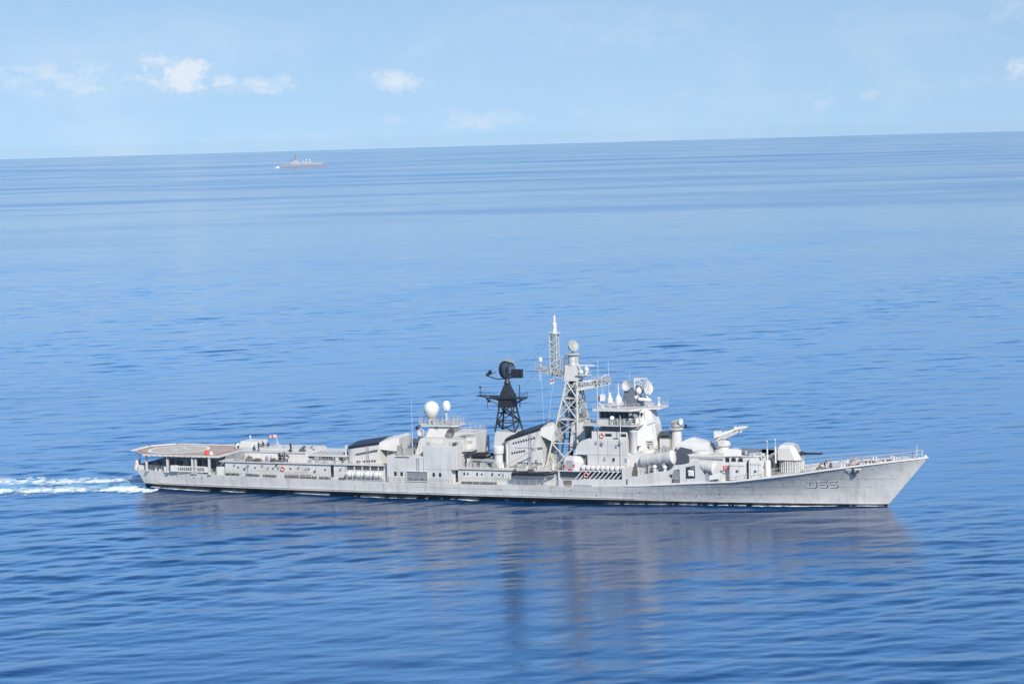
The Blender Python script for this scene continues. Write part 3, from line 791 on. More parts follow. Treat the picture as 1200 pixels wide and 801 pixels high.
for x in (73.2, 73.7, 83.0): b.tube((x, -5.8, 5.4), (x, -5.8, 6.3+.2*(x > 80)), .22, 8)
b.each('mushroom_vent', WHITE, ship)
# torpedo tube bank and covered gear in front of the radio house
b = MB()
for k in range(3): b.tube((67.3, -3.6+k*.62, 6.4+.1*(k % 2)), (72.0, -5.0+k*.62, 6.4+.1*(k % 2)), .29, 12)
b.box(69.2, 70.2, -5.2, -2.6, 5.4, 6.2); b.build('torpedo_tube', MIDG, ship, smooth=True)

# ------------------------------------------------------------------ black radar mast
bmh = MB().frustum((70.4, 75.0, -2.4, 2.4), (70.9, 74.7, -1.9, 1.9), 5.4, 11.2).build('mast_house', GREY, ship, bevel=.05)
bm_ = MB().lattice([(70.9, -1.8, 11.2), (74.6, -1.8, 11.2), (74.6, 1.8, 11.2), (70.9, 1.8, 11.2)], [(71.6, -1.1, 16.0), (73.7, -1.1, 16.0), (73.7, 1.1, 16.0), (71.6, 1.1, 16.0)], 3, .16, .12).build('radar_mast', BLACK, ship)
b = MB().frustum((71.3, 74.0, -1.3, 1.3), (71.5, 73.9, -1.2, 1.2), 15.4, 17.2); b.frustum((71.5, 73.9, -1.2, 1.2), (72.3, 73.1, -.5, .5), 17.2, 19.4); b.box(71.9, 73.4, -.8, .8, 18.2, 18.35); b.lathe([(.5, 19.4), (.6, 19.6), (.45, 19.9), (.3, 20.3)], (72.7, 0, 0), n=12)
b.build('mast_trunk', BLACK, bm_)
b = MB().box(69.2, 75.9, -1.5, 1.5, 16.9, 17.05); b.box(66.9, 71, -.22, .22, 17.2, 17.35); b.tube((66.9, 0, 17.3), (71, 0, 16.6), .08); b.tube((69.2, -1.4, 16.9), (71.4, -1, 15.9), .08); b.tube((75.9, -1.4, 16.9), (73.8, -1, 15.9), .08); b.tube((75.9, 1.4, 16.9), (73.8, 1, 15.9), .08); b.tube((69.2, 1.4, 16.9), (71.4, 1, 15.9), .08)
b.tube((75.2, -.6, 17), (75.2, -.6, 19.4), .09); b.tube((75.2, -.6, 17), (75.2, -.6, 15.4), .09); b.tube((67.6, 0, 17.3), (67.6, 0, 18.8), .06); b.box(67.4, 67.8, -.2, .2, 18.7, 18.9); b.ball((69.6, -1.0, 16.5), .28); b.tube((69.4, -1.3, 16.9), (69.4, -1.3, 15.1), .05)
b.build('yard', BLACK, bm_)
MB().rail([(67.6, -.3, 17.35), (69.2, -1.5, 17.05), (71.4, -1.5, 17.05)], .9, .7, .03).build('yard_rail', BLACK, bm_)
MB().rail([(73.9, -1.5, 17.05), (75.9, -1.5, 17.05), (75.9, 1.5, 17.05)], .9, .7, .03).build('yard_rail', BLACK, bm_)
# big mesh reflector with its feed boom and balance box
ra = bm_
def reflector(c, w_, h_, depth, yaw, bars=9, wires=7):
    b = MB(); cy, sy = math.cos(yaw), math.sin(yaw)
    def P(u, v):
        d = depth*(u*u+.7*v*v); lx, lz = u*w_/2, v*h_/2
        return Vector((c[0]+lx*cy-d*sy, c[1]+lx*sy+d*cy, c[2]+lz))
    ext = lambda u: math.sqrt(max(0, 1-abs(u)**2.4))
    for i in range(bars):
        u = -0.96+1.92*i/(bars-1); e = ext(u); b.path([P(u, -e+2*e*k/6) for k in range(7)], .055, 4)
    for j in range(wires*2):
        v = -0.92+1.84*j/(wires*2-1); e = ext(v); b.path([P(-e+2*e*k/8, v) for k in range(9)], .05, 4)
    b.path([P(math.copysign(abs(math.cos(a))**.83, math.cos(a)), math.copysign(abs(math.sin(a))**.83, math.sin(a))) for a in np.linspace(0, 2*math.pi, 25)], .1, 5)
    return b, P
b, P_ = reflector((72.3, -.3, 21.8), 3.1, 3.0, 1.0, rad(-8), 17, 11)
b.build('radar_reflector', BLACK, ra)
b = MB().path([(72.6, 0, 20.3), (71.0, -.6, 20.3), (69.2, -1.2, 21.0)], .1); b.tube((69.2, -1.2, 21.0), (70.8, -.4, 21.5), .07); b.tube((69.2, -1.2, 21), (69.9, -1.2, 21.8), .09); b.hexa([(69.5, -1.4, 20.9), (70.3, -1.4, 21.2), (70.3, -1.0, 21.2), (69.5, -1.0, 20.9), (69.9, -1.4, 21.9), (70.2, -1.4, 22.0), (70.2, -1.0, 22.0), (69.9, -1.0, 21.9)])
b.tube((72.7, 0, 20.2), (72.7, 0, 22.4), .28, 8); b.tube((72.7, 0, 21), (74.3, .2, 21.2), .16); b.box(73.7, 75.5, -.35, .55, 20.5, 22.0)
b.tube((72.9, 0, 22.4), (73.3, 0, 23.3), .07); b.build('radar_boom', BLACK, ra)
b = MB().hexa([(72.5, -.4, 23.5), (74.2, -.4, 23.1), (74.2, .4, 23.1), (72.5, .4, 23.5), (72.5, -.4, 23.75), (74.2, -.4, 23.35), (74.2, .4, 23.35), (72.5, .4, 23.75)]); b.build('identification_aerial', material('aerial_drab', (.28, .31, .24), .6), ra)

# ------------------------------------------------------------------ tall lattice mainmast
mm = thing('main_mast_root', '', '') if False else None
b = MB()
B0 = [(80.9, -3.7, 5.4), (86.7, -3.5, 8.6), (86.9, 3.5, 8.6), (80.9, 3.7, 5.4)]
T0 = [(84.1, -1.1, 20.2), (86.0, -1.1, 20.2), (86.0, 1.1, 20.2), (84.1, 1.1, 20.2)]
Bv, Tv = [Vector(q) for q in B0], [Vector(q) for q in T0]
for k in range(4): b.tube(Bv[k], Tv[k], .17, 8)
L = lambda k, z: Bv[k].lerp(Tv[k], (z-Bv[k].z)/(Tv[k].z-Bv[k].z))
for z0, z1 in ((9.6, 13.6), (13.6, 17.2), (17.2, 20.1)):
    for k in range(4):
        k2 = (k+1) % 4
        b.tube(L(k, z0), L(k2, z0), .12, 5); b.tube(L(k, z0), L(k2, z1), .12, 5)
        if z0 > 13: b.tube(L(k2, z0), L(k, z1), .12, 5)
for z0, z1 in ((11.6, 13.6), (15.4, 17.2), (18.7, 20.1)):
    for k in range(4):
        k2 = (k+1) % 4; b.tube(L(k, z0), L(k2, z0), .06, 4); b.tube(L(k2, z0), L(k, z1), .06, 4); b.tube(L(k, z0), L(k2, z1), .06, 4)
b.tube(L(0, 9.6), (86.0, -3.5, 5.4), .13, 5); b.tube(L(0, 8.0), (83.0, -4.5, 5.4), .12, 5); b.tube(L(1, 9.6), (82.5, -4.6, 5.4), .13, 5)
mm = b.build('main_mast', MAST, ship)
MB().tube((83.9, .3, 5.4), (84.9, .2, 20.2), .45, 10).build('mast_trunk', DARK, mm)
b = MB()
for z, wd in ((13.6, 1.9), (17.2, 1.5)):
    c = (L(0, z)+L(2, z))/2; b.box(c.x-wd, c.x+wd, -wd*.8, wd*.8, z, z+.08)
b.build('mast_platform', PALE, mm)
# lower half of the forward legs carries boxes and an inspection platform
b = MB()
for k in range(18):
    z = 9+k*.62; c = (L(1, z)+L(2, z))/2; b.box(c.x-.5+R2.uniform(-.6, .3), c.x+R2.uniform(0, .5), -1.2+R2.uniform(-.6, 1.5), R2.uniform(.2, 1.2), z, z+R2.uniform(.2, .6))
b.each('mast_cabinet', MIDG, mm)
MB().frustum((84.9, 88.0, -2.6, 2.6), (85.3, 87.5, -2.2, 2.2), 8.6, 13.2).build('mast_foot_house', PALE, mm)
b = MB().frustum((83.7, 86.3, -1.3, 1.3), (83.9, 86.0, -1.0, 1.0), 20.2, 22.9); b.build('mast_head_cabinet', PALE, mm)
MB().lathe([(1.1, 22.9), (1.1, 23.0), (.92, 23.02), (.92, 24.4), (.7, 24.5), (1.15, 24.6), (1.3, 24.72), (1.3, 24.8), (.2, 24.85), (.25, 25.1)], (85.0, 0, 0), n=22).build('mast_head_drum', PALE, mm, smooth=True)
MB().rail([(86.3*math.cos(0)*0+85+1.35*math.cos(a), 1.35*math.sin(a), 22.95) for a in np.linspace(0, 2*math.pi, 9)[:-1]], 1.7, .9, .035, 2, True).build('railing', MAST, mm)
b = MB().lathe([(.1, -.15), (.6, -.05), (.95, .2), (1.0, .3), (.93, .3), (.5, .08), (.02, .02)], (85.05, -.1, 26.1), (.72, -.55, .40), 22); b.tube((85, 0, 25.0), (85.05, 0, 26), .22, 8); b.tube((84.5, 0, 25.4), (84.3, .2, 26.0), .12, 6); b.box(84.15, 84.45, .1, .6, 25.7, 26.3)
b.build('dish_radar', material('dish_drab', (.28, .29, .27), .55), mm, smooth=True)
# lattice yard running aft, with the slender aerial tower on it
b = MB().lattice([(78.4, -.35, 21.9), (78.4, .35, 21.9), (78.4, .35, 22.3), (78.4, -.35, 22.3)], [(84.0, -.9, 20.3), (84.0, .9, 20.3), (84.0, .9, 22.2), (84.0, -.9, 22.2)], 8, .07, .06)
b.box(78.2, 80.0, -.5, .5, 21.95, 22.05)
ay = b.build('aft_yard', MAST, mm)
MB().rail([(78.2, -.5, 22.1), (80.4, -.6, 22.1)], .9, .5, .03).build('yard_rail', MAST, mm)
b = MB().tube((79.0, 0, 22.0), (79.0, 0, 23.4), .12); b.lathe([(.25, 22.3), (.3, 22.6), (.2, 22.8)], (79, 0, 0), n=10); b.build('yard_lamp_post', MAST, mm)
MB().lathe([(.18, 23.3), (.34, 23.4), (.34, 23.95), (.2, 24.1)], (79.0, 0, 0), n=12).build('yard_lamp', WHITE, mm)
b = MB().tube((79.0, -.4, 21.7), (79.0, -.4, 20.0), .05); b.build('hanging_aerial', WHITE, mm)
S = .62
tl = MB().lattice([(81.6-S, -S, 21.2), (81.6+S, -S, 21.2), (81.6+S, S, 21.2), (81.6-S, S, 21.2)], [(81.6-S, -S, 28.1), (81.6+S, -S, 28.1), (81.6+S, S, 28.1), (81.6-S, S, 28.1)], 11, .09, .065).build('aerial_tower', MAST, mm)
b = MB()
for k in range(7): b.box(81.6-.9, 81.6+.9, -.9, .9, 21.2+k*.02, 21.22+k*.02) if k == 0 else b.ball((81.6+.3*math.sin(k*2), -.4, 21.3+k*.9), .22)
b.each('tower_fitting', MIDG, mm)
MB().lathe([(.75, 28.05), (.95, 28.3), (.95, 28.42), (.4, 28.5)], (81.7, 0, 0), n=16).build('tower_cap', PALE, mm)
MB().tube((80.6, 0, 28.42), (82.9, 0, 28.42), .07).build('cross_arm', WHITE, mm)
MB().lathe([(.40, 28.5), (.36, 29.2), (.26, 29.3), (.40, 29.35), (.42, 30.0), (.22, 30.15), (.20, 31.35), (.05, 31.4)], (81.75, 0, 0), n=14).build('pole_aerial', WHITE, mm, smooth=True)
b = MB()
for x in (82.8, 83.15, 83.5): b.tube((x, -.3, 21), (x, -.3, 24.4), .06, 5); b.tube((x, .5, 21), (x, .5, 24.2), .06, 5)
b.tube((82.8, -.3, 24.3), (84, -.3, 24.3), .05); b.build('tower_stay', MAST, mm)
# forward yard
b = MB().lattice([(85.4, -1.0, 18.4), (85.4, 1.0, 18.4), (85.4, 1.0, 19.9), (85.4, -1.0, 19.9)], [(91.7, -.45, 19.6), (91.7, .45, 19.6), (91.7, .45, 20.5), (91.7, -.45, 20.5)], 9, .09, .07)
b.hexa([(85.4, -1.0, 18.35), (88.8, -.75, 18.95), (88.8, .75, 18.95), (85.4, 1.0, 18.35), (85.4, -1.0, 18.95), (88.8, -.75, 19.4), (88.8, .75, 19.4), (85.4, 1.0, 18.95)])
fy = b.build('forward_yard', PALE, mm)
b = MB()
for k in range(12): b.box(88.5+k*.27, 88.7+k*.27, -.6+.1*(k % 3), -.2+.3*(k % 2), 19.4+k*.07, 20.1+k*.05+.15*(k % 3))
b.each('yard_box', MIDG, mm)
b = MB().tube((87.0, -.6, 20.0), (88.6, -.6, 20.15), .28, 10); b.build('yard_locker', WHITE, mm); b = MB().tube((90.0, -.5, 20.6), (91.3, -.5, 21.3), .14, 8); b.build('yard_aerial', WHITE, mm)
MB().rail([(88.6, -.8, 20.2), (91.7, -.5, 20.5)], .7, .6, .03).build('yard_rail', PALE, mm)
for x, z0, z1 in ((89.5, 20.6, 23.9), (91.4, 20.5, 23.7), (90.3, 18.0, 20.0), (91.5, 16.0, 20.3)): MB().tube((x, 0 if z1 > 21 else -.5, z0), (x, 0 if z1 > 21 else -.5, z1), .045, 5, .025).build('whip_aerial', WHITE, mm)
# navigation radar on its own bracket
b = MB().box(86.0, 88.6, -1.6, -.6, 21.2, 21.32); b.tube((85.9, -1, 20.3), (87.9, -1.1, 21.2), .09); nb = b.build('radar_bracket', PALE, mm)
b = MB().lathe([(.3, 21.3), (.35, 21.9), (.45, 22.1), (.45, 22.4), (.15, 22.6), (.12, 22.85)], (87.8, -1.1, 0), n=12); b.ball((86.8, -1.1, 21.75), .42); b.build('radar_motor', WHITE, mm, smooth=True)
b = MB().box(86.2, 89.3, -1.2, -.95, 22.82, 23.02); b.build('scanner_bar', WHITE, mm)
b = MB().ball((88.3, -1.2, 21.6), .25); b.ball((87.9, -.8, 21.5), .22); b.each('bracket_lamp', MIDG, mm)
b = MB()
for z in np.arange(9, 20, .38): q = L(1, z); b.tube((q.x-.18, q.y-.12, z), (q.x+.18, q.y-.12, z), .03, 4)
b.build('mast_ladder', MAST, mm)
for i, (x0, y0, z0, x1, y1, z1) in enumerate(((79.2, -.4, 21.9, 80.7, -3, 6), (81.7, -.7, 21.2, 81.2, -3.2, 12), (86.5, -1, 20.1, 88.4, -2, 13.5), (85.4, -.9, 19.8, 89.0, -2.2, 13.4))):
    MB().tube((x0, y0, z0), (x1, y1, z1), .018, 4).build('halyard', WHITE, mm)

# ladders and aerial wires
for (x, y, z0, z1) in ((78.3, -4.24, 5.6, 11.4), (47.6, -4.58, 5.6, 8.6), (58.6, -7.66, 3.0, 7.2), (65.6, -5.2, 7.4, 10.0)):
    b = MB().tube((x-.22, y, z0), (x-.22, y, z1), .03, 4); b.tube((x+.22, y, z0), (x+.22, y, z1), .03, 4)
    for z in np.arange(z0+.2, z1, .34): b.tube((x-.22, y, z), (x+.22, y, z), .025, 4)
    b.build('ladder', MIDG, ship)
for p, q in (((81.7, .3, 28.3), (72.7, .3, 19.4)), ((81.7, -.3, 28.3), (61.2, -1.5, 12.3)), ((91.6, .4, 20.4), (112, 3.8, 8.6)), ((91.6, -.4, 20.4), (97.5, -2.0, 16.0)), ((78.4, .3, 22), (72.8, 1.4, 17.1)), ((85.2, .8, 24.8), (120.2, 3.0, 8.6))):
    MB().path([Vector(p).lerp(Vector(q), k/8)-Vector((0, 0, .9*(k/8)*(1-k/8)*2)) for k in range(9)], .016, 4).build('aerial_wire', DARK, ship)
for x in (67.6, 70.2, 73.4, 76.0, 80.0): MB().lathe([(.02, 0), (.17, 0), (.17, .05), (.02, .05)], (x, -6.75, 4.45), (0, -1, 0), 10).build('porthole', GLASS, md)

# ------------------------------------------------------------------ bridge block
SEAM = material('seam_grey', (.27, .28, .29), .5)
fd_ = MB().box(84.4, 96.6, -6.3, 6.3, 2.9, 5.5).build('forward_deckhouse', GREY, ship)
bd = MB()
bd.box(89.3, 96.5, -6.0, 6.0, 5.5, 10.85)
bd = bd.build('bridge_house', GREY, ship, bevel=.06)
# quarter-round shelter wrapping the after end of the bridge house
b = MB(); rr = []
for sg in (-1, 1):
    b = MB(); rr = []
    for a in np.linspace(0, math.pi/2, 9):
        x, z = 89.35-2.2*math.cos(a), 8.35+2.45*math.sin(a)
        rr.append([(x, sg*6.0, z), (x, sg*2.6, z)])
    vs = [(89.35, 8.35)]+[(89.35-2.2*math.cos(a), 8.35+2.45*math.sin(a)) for a in np.linspace(0, math.pi/2, 9)]
    b.prism(vs, min(sg*6.0, sg*2.4), max(sg*6.0, sg*2.4)); b.build('shelter_quarter', PALE, bd, smooth=True)
MB().box(86.9, 89.4, -6.2, 6.2, 8.22, 8.34).build('gallery', PALE, bd)
MB().box(87.4, 89.3, -5.4, 5.4, 5.5, 8.2).build('shelter_wall', material('painted_shade', (0.19, 0.195, 0.205), .6), bd)  # shade under the gallery put into the wall colour
b = MB().box(89.3, 97.4, -6.03, -5.99, 8.2, 8.25); b.box(91.3, 91.34, -6.06, -6.0, 5.5, 10.8); b.box(93.0, 93.05, -6.03, -5.99, 8.3, 10.8); b.build('wall_seam', SEAM, bd)
for x, z, m_ in ((92.5, 7.6, MIDG), (94.1, 7.5, BLACK), (96.3, 7.5, MIDG), (91.0, 10.3, MIDG), (94.6, 9.8, MIDG)):
    b = MB().box(x-.14, x+.14, -6.2, -5.98, z-.26, z+.26); b.build('wall_fitting', m_, bd)
for x in (91.7, 94.9):
    b = MB().tube((x, -6.1, 10.0), (x+.75, -6.5, 10.45), .09, 6); b.tube((x, -6.1, 10.1), (x+.7, -6.4, 10.0), .07, 6); b.tube((x+.1, -6.05, 9.8), (x+.1, -6.05, 10.7), .08, 6); b.build('lamp_bracket', MIDG, bd)
d2 = MB().box(89.9, 96.3, -5.2, 5.2, 10.85, 12.1).build('chart_house', GREY, ship, bevel=.05)
for x0, x1 in ((92.4, 93.5), (95.0, 96.1)): MB().box(x0, x1, -5.26, -5.18, 11.3, 11.75).build('window', GLASS, d2)
MB().box(93.9, 94.7, -5.5, -5.2, 10.9, 11.05).build('step', DARK, d2)
# lower wing level with shade in its colour, wing deck, wheelhouse and roof
MB().box(91.2, 96.8, -4.2, 4.2, 12.1, 13.2).build('wing_support', material('painted_shade', (0.19, 0.195, 0.205), .6), d2)
wg = MB().plan([(88.6, -5.9), (97.6, -6.2), (98.6, -4.5), (98.6, 4.5), (97.6, 6.2), (88.6, 5.9)], 13.12, 13.28).build('bridge_wing_deck', PALE, ship)
MB().rail([(88.7, -5.85, 13.28), (97.4, -6.1, 13.28), (98.4, -4.5, 13.28)], 1.15, 1.2, .04, 3).build('railing', PALE, wg)
MB().rail([(88.7, 5.85, 13.28), (97.4, 6.1, 13.28), (98.4, 4.5, 13.28)], 1.15, 1.2, .04, 3).build('railing', PALE, wg)
b = MB().box(91.4, 93.2, -6.0, -5.93, 13.3, 14.3); b.build('wing_dodger', PALE, wg)
MB().box(91.2, 92.3, -5.9, -5.2, 13.3, 14.1).build('wing_locker', WHITE, wg, bevel=.03)
b = MB().tube((93.8, -5.6, 13.3), (93.8, -5.6, 14.4), .1); b.lathe([(.05, 0), (.3, .1), (.36, .45), (.3, .5)], (93.8, -5.6, 14.4), (.3, -.8, .3), 12); b.build('signal_lamp', WHITE, wg)
b = MB()
for k in range(9): x = 93.6+k*.4; b.box(x, x+.22, -5.3, -4.8, 13.3, 13.7+.25*(k % 3))
b.each('wing_box', MIDG, wg)
wh = MB().box(91.0, 97.4, -4.1, 4.1, 13.28, 15.6).build('wheelhouse', material('painted_shade', (0.19, 0.195, 0.205), .6), ship)  # walls darkened with the same painted shade as the recesses
for k in range(7): MB().box(91.3+k*.84, 91.3+k*.84+.66, -4.17, -4.08, 14.35, 15.35).build('bridge_window', GLASS, wh)
rf = MB().plan([(90.3, -5.6), (96.9, -5.6), (98.2, -4.0), (98.2, 4.0), (96.9, 5.6), (90.3, 5.6)], 15.6, 15.95).build('bridge_roof', PALE, ship)
MB().plan([(98.2, -2.2), (101.0, -1.0), (101.0, 3.4), (98.2, 3.8)], 15.55, 15.8).build('roof_platform', PALE, rf)
MB().rail([(90.4, -5.5, 15.95), (96.8, -5.5, 15.95), (98.1, -4, 15.95)], .9, 1.1, .03, 2).build('railing', PALE, rf)
MB().rail([(98.3, -2.1, 15.8), (100.9, -.9, 15.8), (100.9, 3.3, 15.8)], .9, 1.1, .03, 2).build('railing', PALE, rf)
# bridge front: tall faceted screen stepping down to the missile deck
bf = MB().loft([[(96.4, -5.0, 8.6), (98.6, -4.0, 8.6), (100.6, -1.8, 8.6), (100.6, 1.8, 8.6), (98.6, 4.0, 8.6), (96.4, 5.0, 8.6)],
                [(96.4, -4.6, 12.9), (98.2, -3.6, 12.9), (100.1, -1.6, 12.9), (100.1, 1.6, 12.9), (98.2, 3.6, 12.9), (96.4, 4.6, 12.9)],
                [(96.4, -3.9, 15.6), (97.7, -3.2, 15.6), (99.2, -1.5, 15.6), (99.2, 1.5, 15.6), (97.7, 3.2, 15.6), (96.4, 3.9, 15.6)]]).build('bridge_front', GREY, ship)
for (x, y, z) in ((98.35, -3.3, 15.0), (97.9, -3.6, 15.1)): MB().box(x-.2, x+.2, y-.2, y+.1, z-.25, z+.2).build('bridge_port', GLASS, bf)
b = MB().tube((99.3, -3.0, 13.3), (100.3, -1.7, 13.6), .06); b.tube((98.2, -3.75, 8.7), (98.0, -3.5, 15.4), .13, 8); b.tube((99.1, -3.3, 8.7), (98.6, -2.6, 15.4), .06, 6); b.build('pipe', PALE, bf)
b = MB().lathe([(.62, 8.5), (.62, 12.0), (.7, 12.1), (.7, 12.25), (.4, 12.4)], (97.3, -4.9, 0), n=14); b.build('vent_trunk', PALE, bf, smooth=True)
b = MB()
for k in range(16): x, z = R2.uniform(96.5, 98.0), R2.uniform(11.8, 15.0); b.box(x, x+R2.uniform(.15, .45), -5.1, -4.3+R2.uniform(-.5, .2), z, z+R2.uniform(.15, .5))
b.each('bridge_box', MIDG, bf)
# fire-control director on the roof: dark house, dishes and the white centre drum
dh_ = MB().loft([[(94.2, -1.3, 15.95), (97.4, -1.3, 15.95), (97.4, 1.5, 15.95), (94.2, 1.5, 15.95)], [(94.3, -1.1, 17.4), (97.0, -1.1, 17.4), (97.0, 1.3, 17.4), (94.3, 1.3, 17.4)], [(94.6, -1.0, 18.9), (96.2, -1.0, 18.9), (96.2, 1.1, 18.9), (94.6, 1.1, 18.9)]]).build('director_house', material('director_slate', (.11, .125, .15), .5), ship)
def dish(c, r, ax, name='director_dish', m_=PALE, par=None, depth=.28):
    return MB().lathe([(.12, -.25), (r*.55, -.12), (r*.95, depth), (r, depth+.06), (r*.9, depth+.04), (r*.45, .02), (.02, -.02)], c, ax, 22).build(name, m_, par or dh_, smooth=True)
dish((95.1, -.9, 19.5), .95, (-.25, -.9, .2)); dish((98.5, -.6, 19.0), 1.05, (.8, -.45, .12)); dish((97.9, .9, 19.6), .7, (.9, -.2, .2))
b = MB().ball((97.1, -.9, 18.6), .55, 1.15); b.tube((96.2, -.2, 17.2), (97.4, -.2, 20.0), .35, 10); b.tube((97.2, -1.5, 17.3), (99.2, -.7, 17.0), .3, 10); b.ball((96.6, -.8, 17.5), .42); b.build('director_drum', WHITE, dh_, smooth=True)
b = MB().box(96.0, 98.4, -.2, .1, 20.5, 20.75); b.box(96.2, 97.2, -.5, .4, 20.2, 20.55); b.tube((96.3, -.6, 17.5), (96.2, -.5, 20.4), .13); b.tube((97.6, -.7, 18.6), (98.5, -.6, 19), .2); b.tube((98.5, -.6, 19), (99.9, -1.0, 18.9), .05); b.tube((98.0, -1, 18.2), (99.0, -.8, 17.1), .1)
b.tube((98.7, -.3, 18.0), (98.8, -.3, 20.3), .09); b.tube((98.9, .3, 18.0), (99.0, .3, 20.1), .09)
for k in range(12): x, z = R2.uniform(95.9, 98.6), R2.uniform(17.0, 20.2); b.box(x, x+.3, -.9+R2.uniform(-.3, .9), R2.uniform(-.2, .5), z, z+R2.uniform(.15, .5))
b.build('director_frame', PALE, dh_)
b = MB()
for k in range(18): x, z = R2.uniform(95.8, 98.8), R2.uniform(16.8, 20.2); b.box(x, x+.2, -1.1, -.8, z, z+.22)
b.each('director_fitting', MIDG, dh_)
b = MB().tube((95.2, 0, 20.3), (95.2, 0, 21.8), .03, 4); b.build('whip_aerial', WHITE, dh_)
b = MB().box(93.2, 95.0, -3.6, -2.8, 16.4, 16.9); b.rail([(93.2, -3.7, 15.95), (95.6, -3.7, 15.95)], 1.1, .5, .03, 2); b.build('roof_gear', PALE, rf)
# white domes and aerials along the roof edge
b = MB().lathe([(.16, 15.95), (.16, 16.7), (.5, 16.75), (.56, 16.95), (.42, 17.5), (.2, 18.0), (.16, 18.3), (.28, 18.35), (.05, 18.55)], (92.6, -3.0, 0), n=16); b.build('roof_dome', WHITE, rf, smooth=True)
b = MB().lathe([(.25, 15.95), (.25, 16.2), (.5, 16.35), (.62, 16.8), (.6, 17.4), (.4, 17.85), (.15, 18.1), (.1, 18.5), (.05, 20.3)], (94.2, -3.2, 0), n=18); b.tube((93.6, -3.2, 19.3), (94.8, -3.2, 19.3), .03, 4); b.tube((93.7, -3.2, 19.8), (94.7, -3.2, 19.8), .03, 4); b.build('roof_dome', WHITE, rf, smooth=True)
MB().frustum((90.6, 91.5, -2.6, -1.7), (90.7, 91.3, -2.5, -1.8), 17.0, 18.1).build('lamp_box', WHITE, rf)
MB().tube((91.0, -2.1, 15.95), (91.0, -2.1, 17.0), .12).build('lamp_stand', PALE, rf)
b = MB().tube((92.0, -4.4, 15.95), (91.2, -4.6, 16.9), .07); b.tube((91.2, -5.4, 11), (91.2, -5.4, 20), .05); b.tube((95.5, -6.35, 6), (95.5, -6.35, 15), .055); b.build('staff', WHITE, rf)
b = MB().lathe([(.35, 15.8), (.3, 16.1), (.12, 16.2), (.12, 17.0), (.3, 17.05), (.3, 17.25)], (99.7, 2.0, 0), n=10); b.tube((99.7, 2.4, 15.8), (99.7, 2.1, 17), .05); b.build('lamp_post', WHITE, rf)
# side sponson with the white winch shelter, shade painted on the wall beneath
sp_ = MB().box(84.4, 89.0, -7.45, -5.9, 5.45, 5.6).build('sponson', PALE, ship)
MB().box(84.6, 88.2, -6.36, -6.28, 4.0, 5.45).build('sponson_shade_wall', material('painted_shade', (0.19, 0.195, 0.205), .6), sp_)
b = MB().box(84.5, 84.7, -7.4, -7.2, 2.9, 5.45); b.build('sponson_post', WHITE, sp_)
MB().rail([(84.5, -7.4, 5.6), (86, -7.4, 5.6)], 1.0, .6, .04, 2).build('railing', PALE, sp_)
ws = MB().loft([[(85.4, -7.0, 5.6), (87.4, -7.2, 5.6), (88.7, -6.6, 5.6), (88.7, -5.9, 5.6), (85.4, -5.9, 5.6)], [(85.4, -7.0, 7.2), (87.4, -7.2, 7.2), (88.7, -6.6, 7.0), (88.7, -5.9, 7.0), (85.4, -5.9, 7.2)], [(85.8, -6.8, 8.0), (87.3, -6.9, 8.0), (88.1, -6.5, 7.9), (88.1, -5.9, 7.9), (85.8, -5.9, 8.0)]]).build('winch_shelter', GREY, ship)
MB().box(86.0, 87.0, -7.16, -7.0, 5.9, 7.3).build('shelter_panel', MIDG, ws)
for x, z in ((85.55, 6.15), (87.3, 6.3)): MB().box(x-.12, x+.12, -7.32, -7.1, z, z+.4).build('fire_locker', RED, ws)
MB().tube((86.3, -7.3, 5.75), (87.0, -7.3, 5.75), .12).build('fire_hose', RED, ws)
MB().box(84.9, 85.4, -7.1, -6.6, 5.6, 7.0).build('hatch_box', DARK, ws)
b = MB().ball((86.6, -3.4, 9.3), .5); b.tube((86.6, -3.4, 9.3), (86.3, -4.0, 9.4), .42, 12); b.build('search_light', DARK, ship)
# flush side plating below the sponson with the ladder opening, the raft row gallery
side = MB(); 
side.hexa([(84.6, -7.62, 2.9), (96.9, -7.62, 3.2), (96.9, -7.50, 3.2), (84.6, -7.50, 2.9), (84.6, -7.62, 4.05), (96.0, -7.62, 4.35), (96.0, -7.50, 4.35), (84.6, -7.50, 4.05)])
sd_ = side.build('side_bulwark', GREY, ship)
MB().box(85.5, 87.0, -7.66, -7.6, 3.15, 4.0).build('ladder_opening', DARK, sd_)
b = MB()
for k in range(4): b.box(85.5, 87.0, -7.70, -7.66, 3.2+k*.24, 3.27+k*.24)
b.each('ladder_rung', MIDG, sd_)
b = MB().hexa([(85.9, -7.9, 3.08), (87.0, -7.9, 3.1), (87.0, -7.6, 3.1), (85.9, -7.6, 3.08), (85.9, -7.9, 3.25), (87.0, -7.9, 3.3), (87.0, -7.6, 3.3), (85.9, -7.6, 3.25)]); b.build('stowed_timber', material('ochre_timber', (.42, .26, .10), .7), sd_)
b = MB()
for k in range(6): b.box(87.4+k*.55, 87.8+k*.55, -7.75, -7.6, 3.12, 3.3)
b.each('stowed_box', MIDG, sd_)
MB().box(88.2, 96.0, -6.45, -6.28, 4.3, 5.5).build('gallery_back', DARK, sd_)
for k in range(10):
    x = 87.6+k*.82; MB().tube((x, -7.45, 4.2), (x+1.15, -7.15, 5.55), .085, 6).build('gallery_strut', WHITE, sd_)
b = MB().hexa([(96.0, -7.62, 3.2), (97.4, -7.6, 3.3), (97.4, -7.4, 3.3), (96.0, -7.4, 3.2), (96.0, -7.62, 6.4), (97.0, -7.6, 6.4), (97.0, -7.4, 6.4), (96.0, -7.4, 6.4)]); b.box(96.4, 99.8, -7.0, -6.0, 3.3, 6.3)
b.build('screen_wall', GREY, sd_)
MB().box(96.75, 96.95, -7.66, -7.56, 3.35, 4.4).build('step_shadow', DARK, sd_)
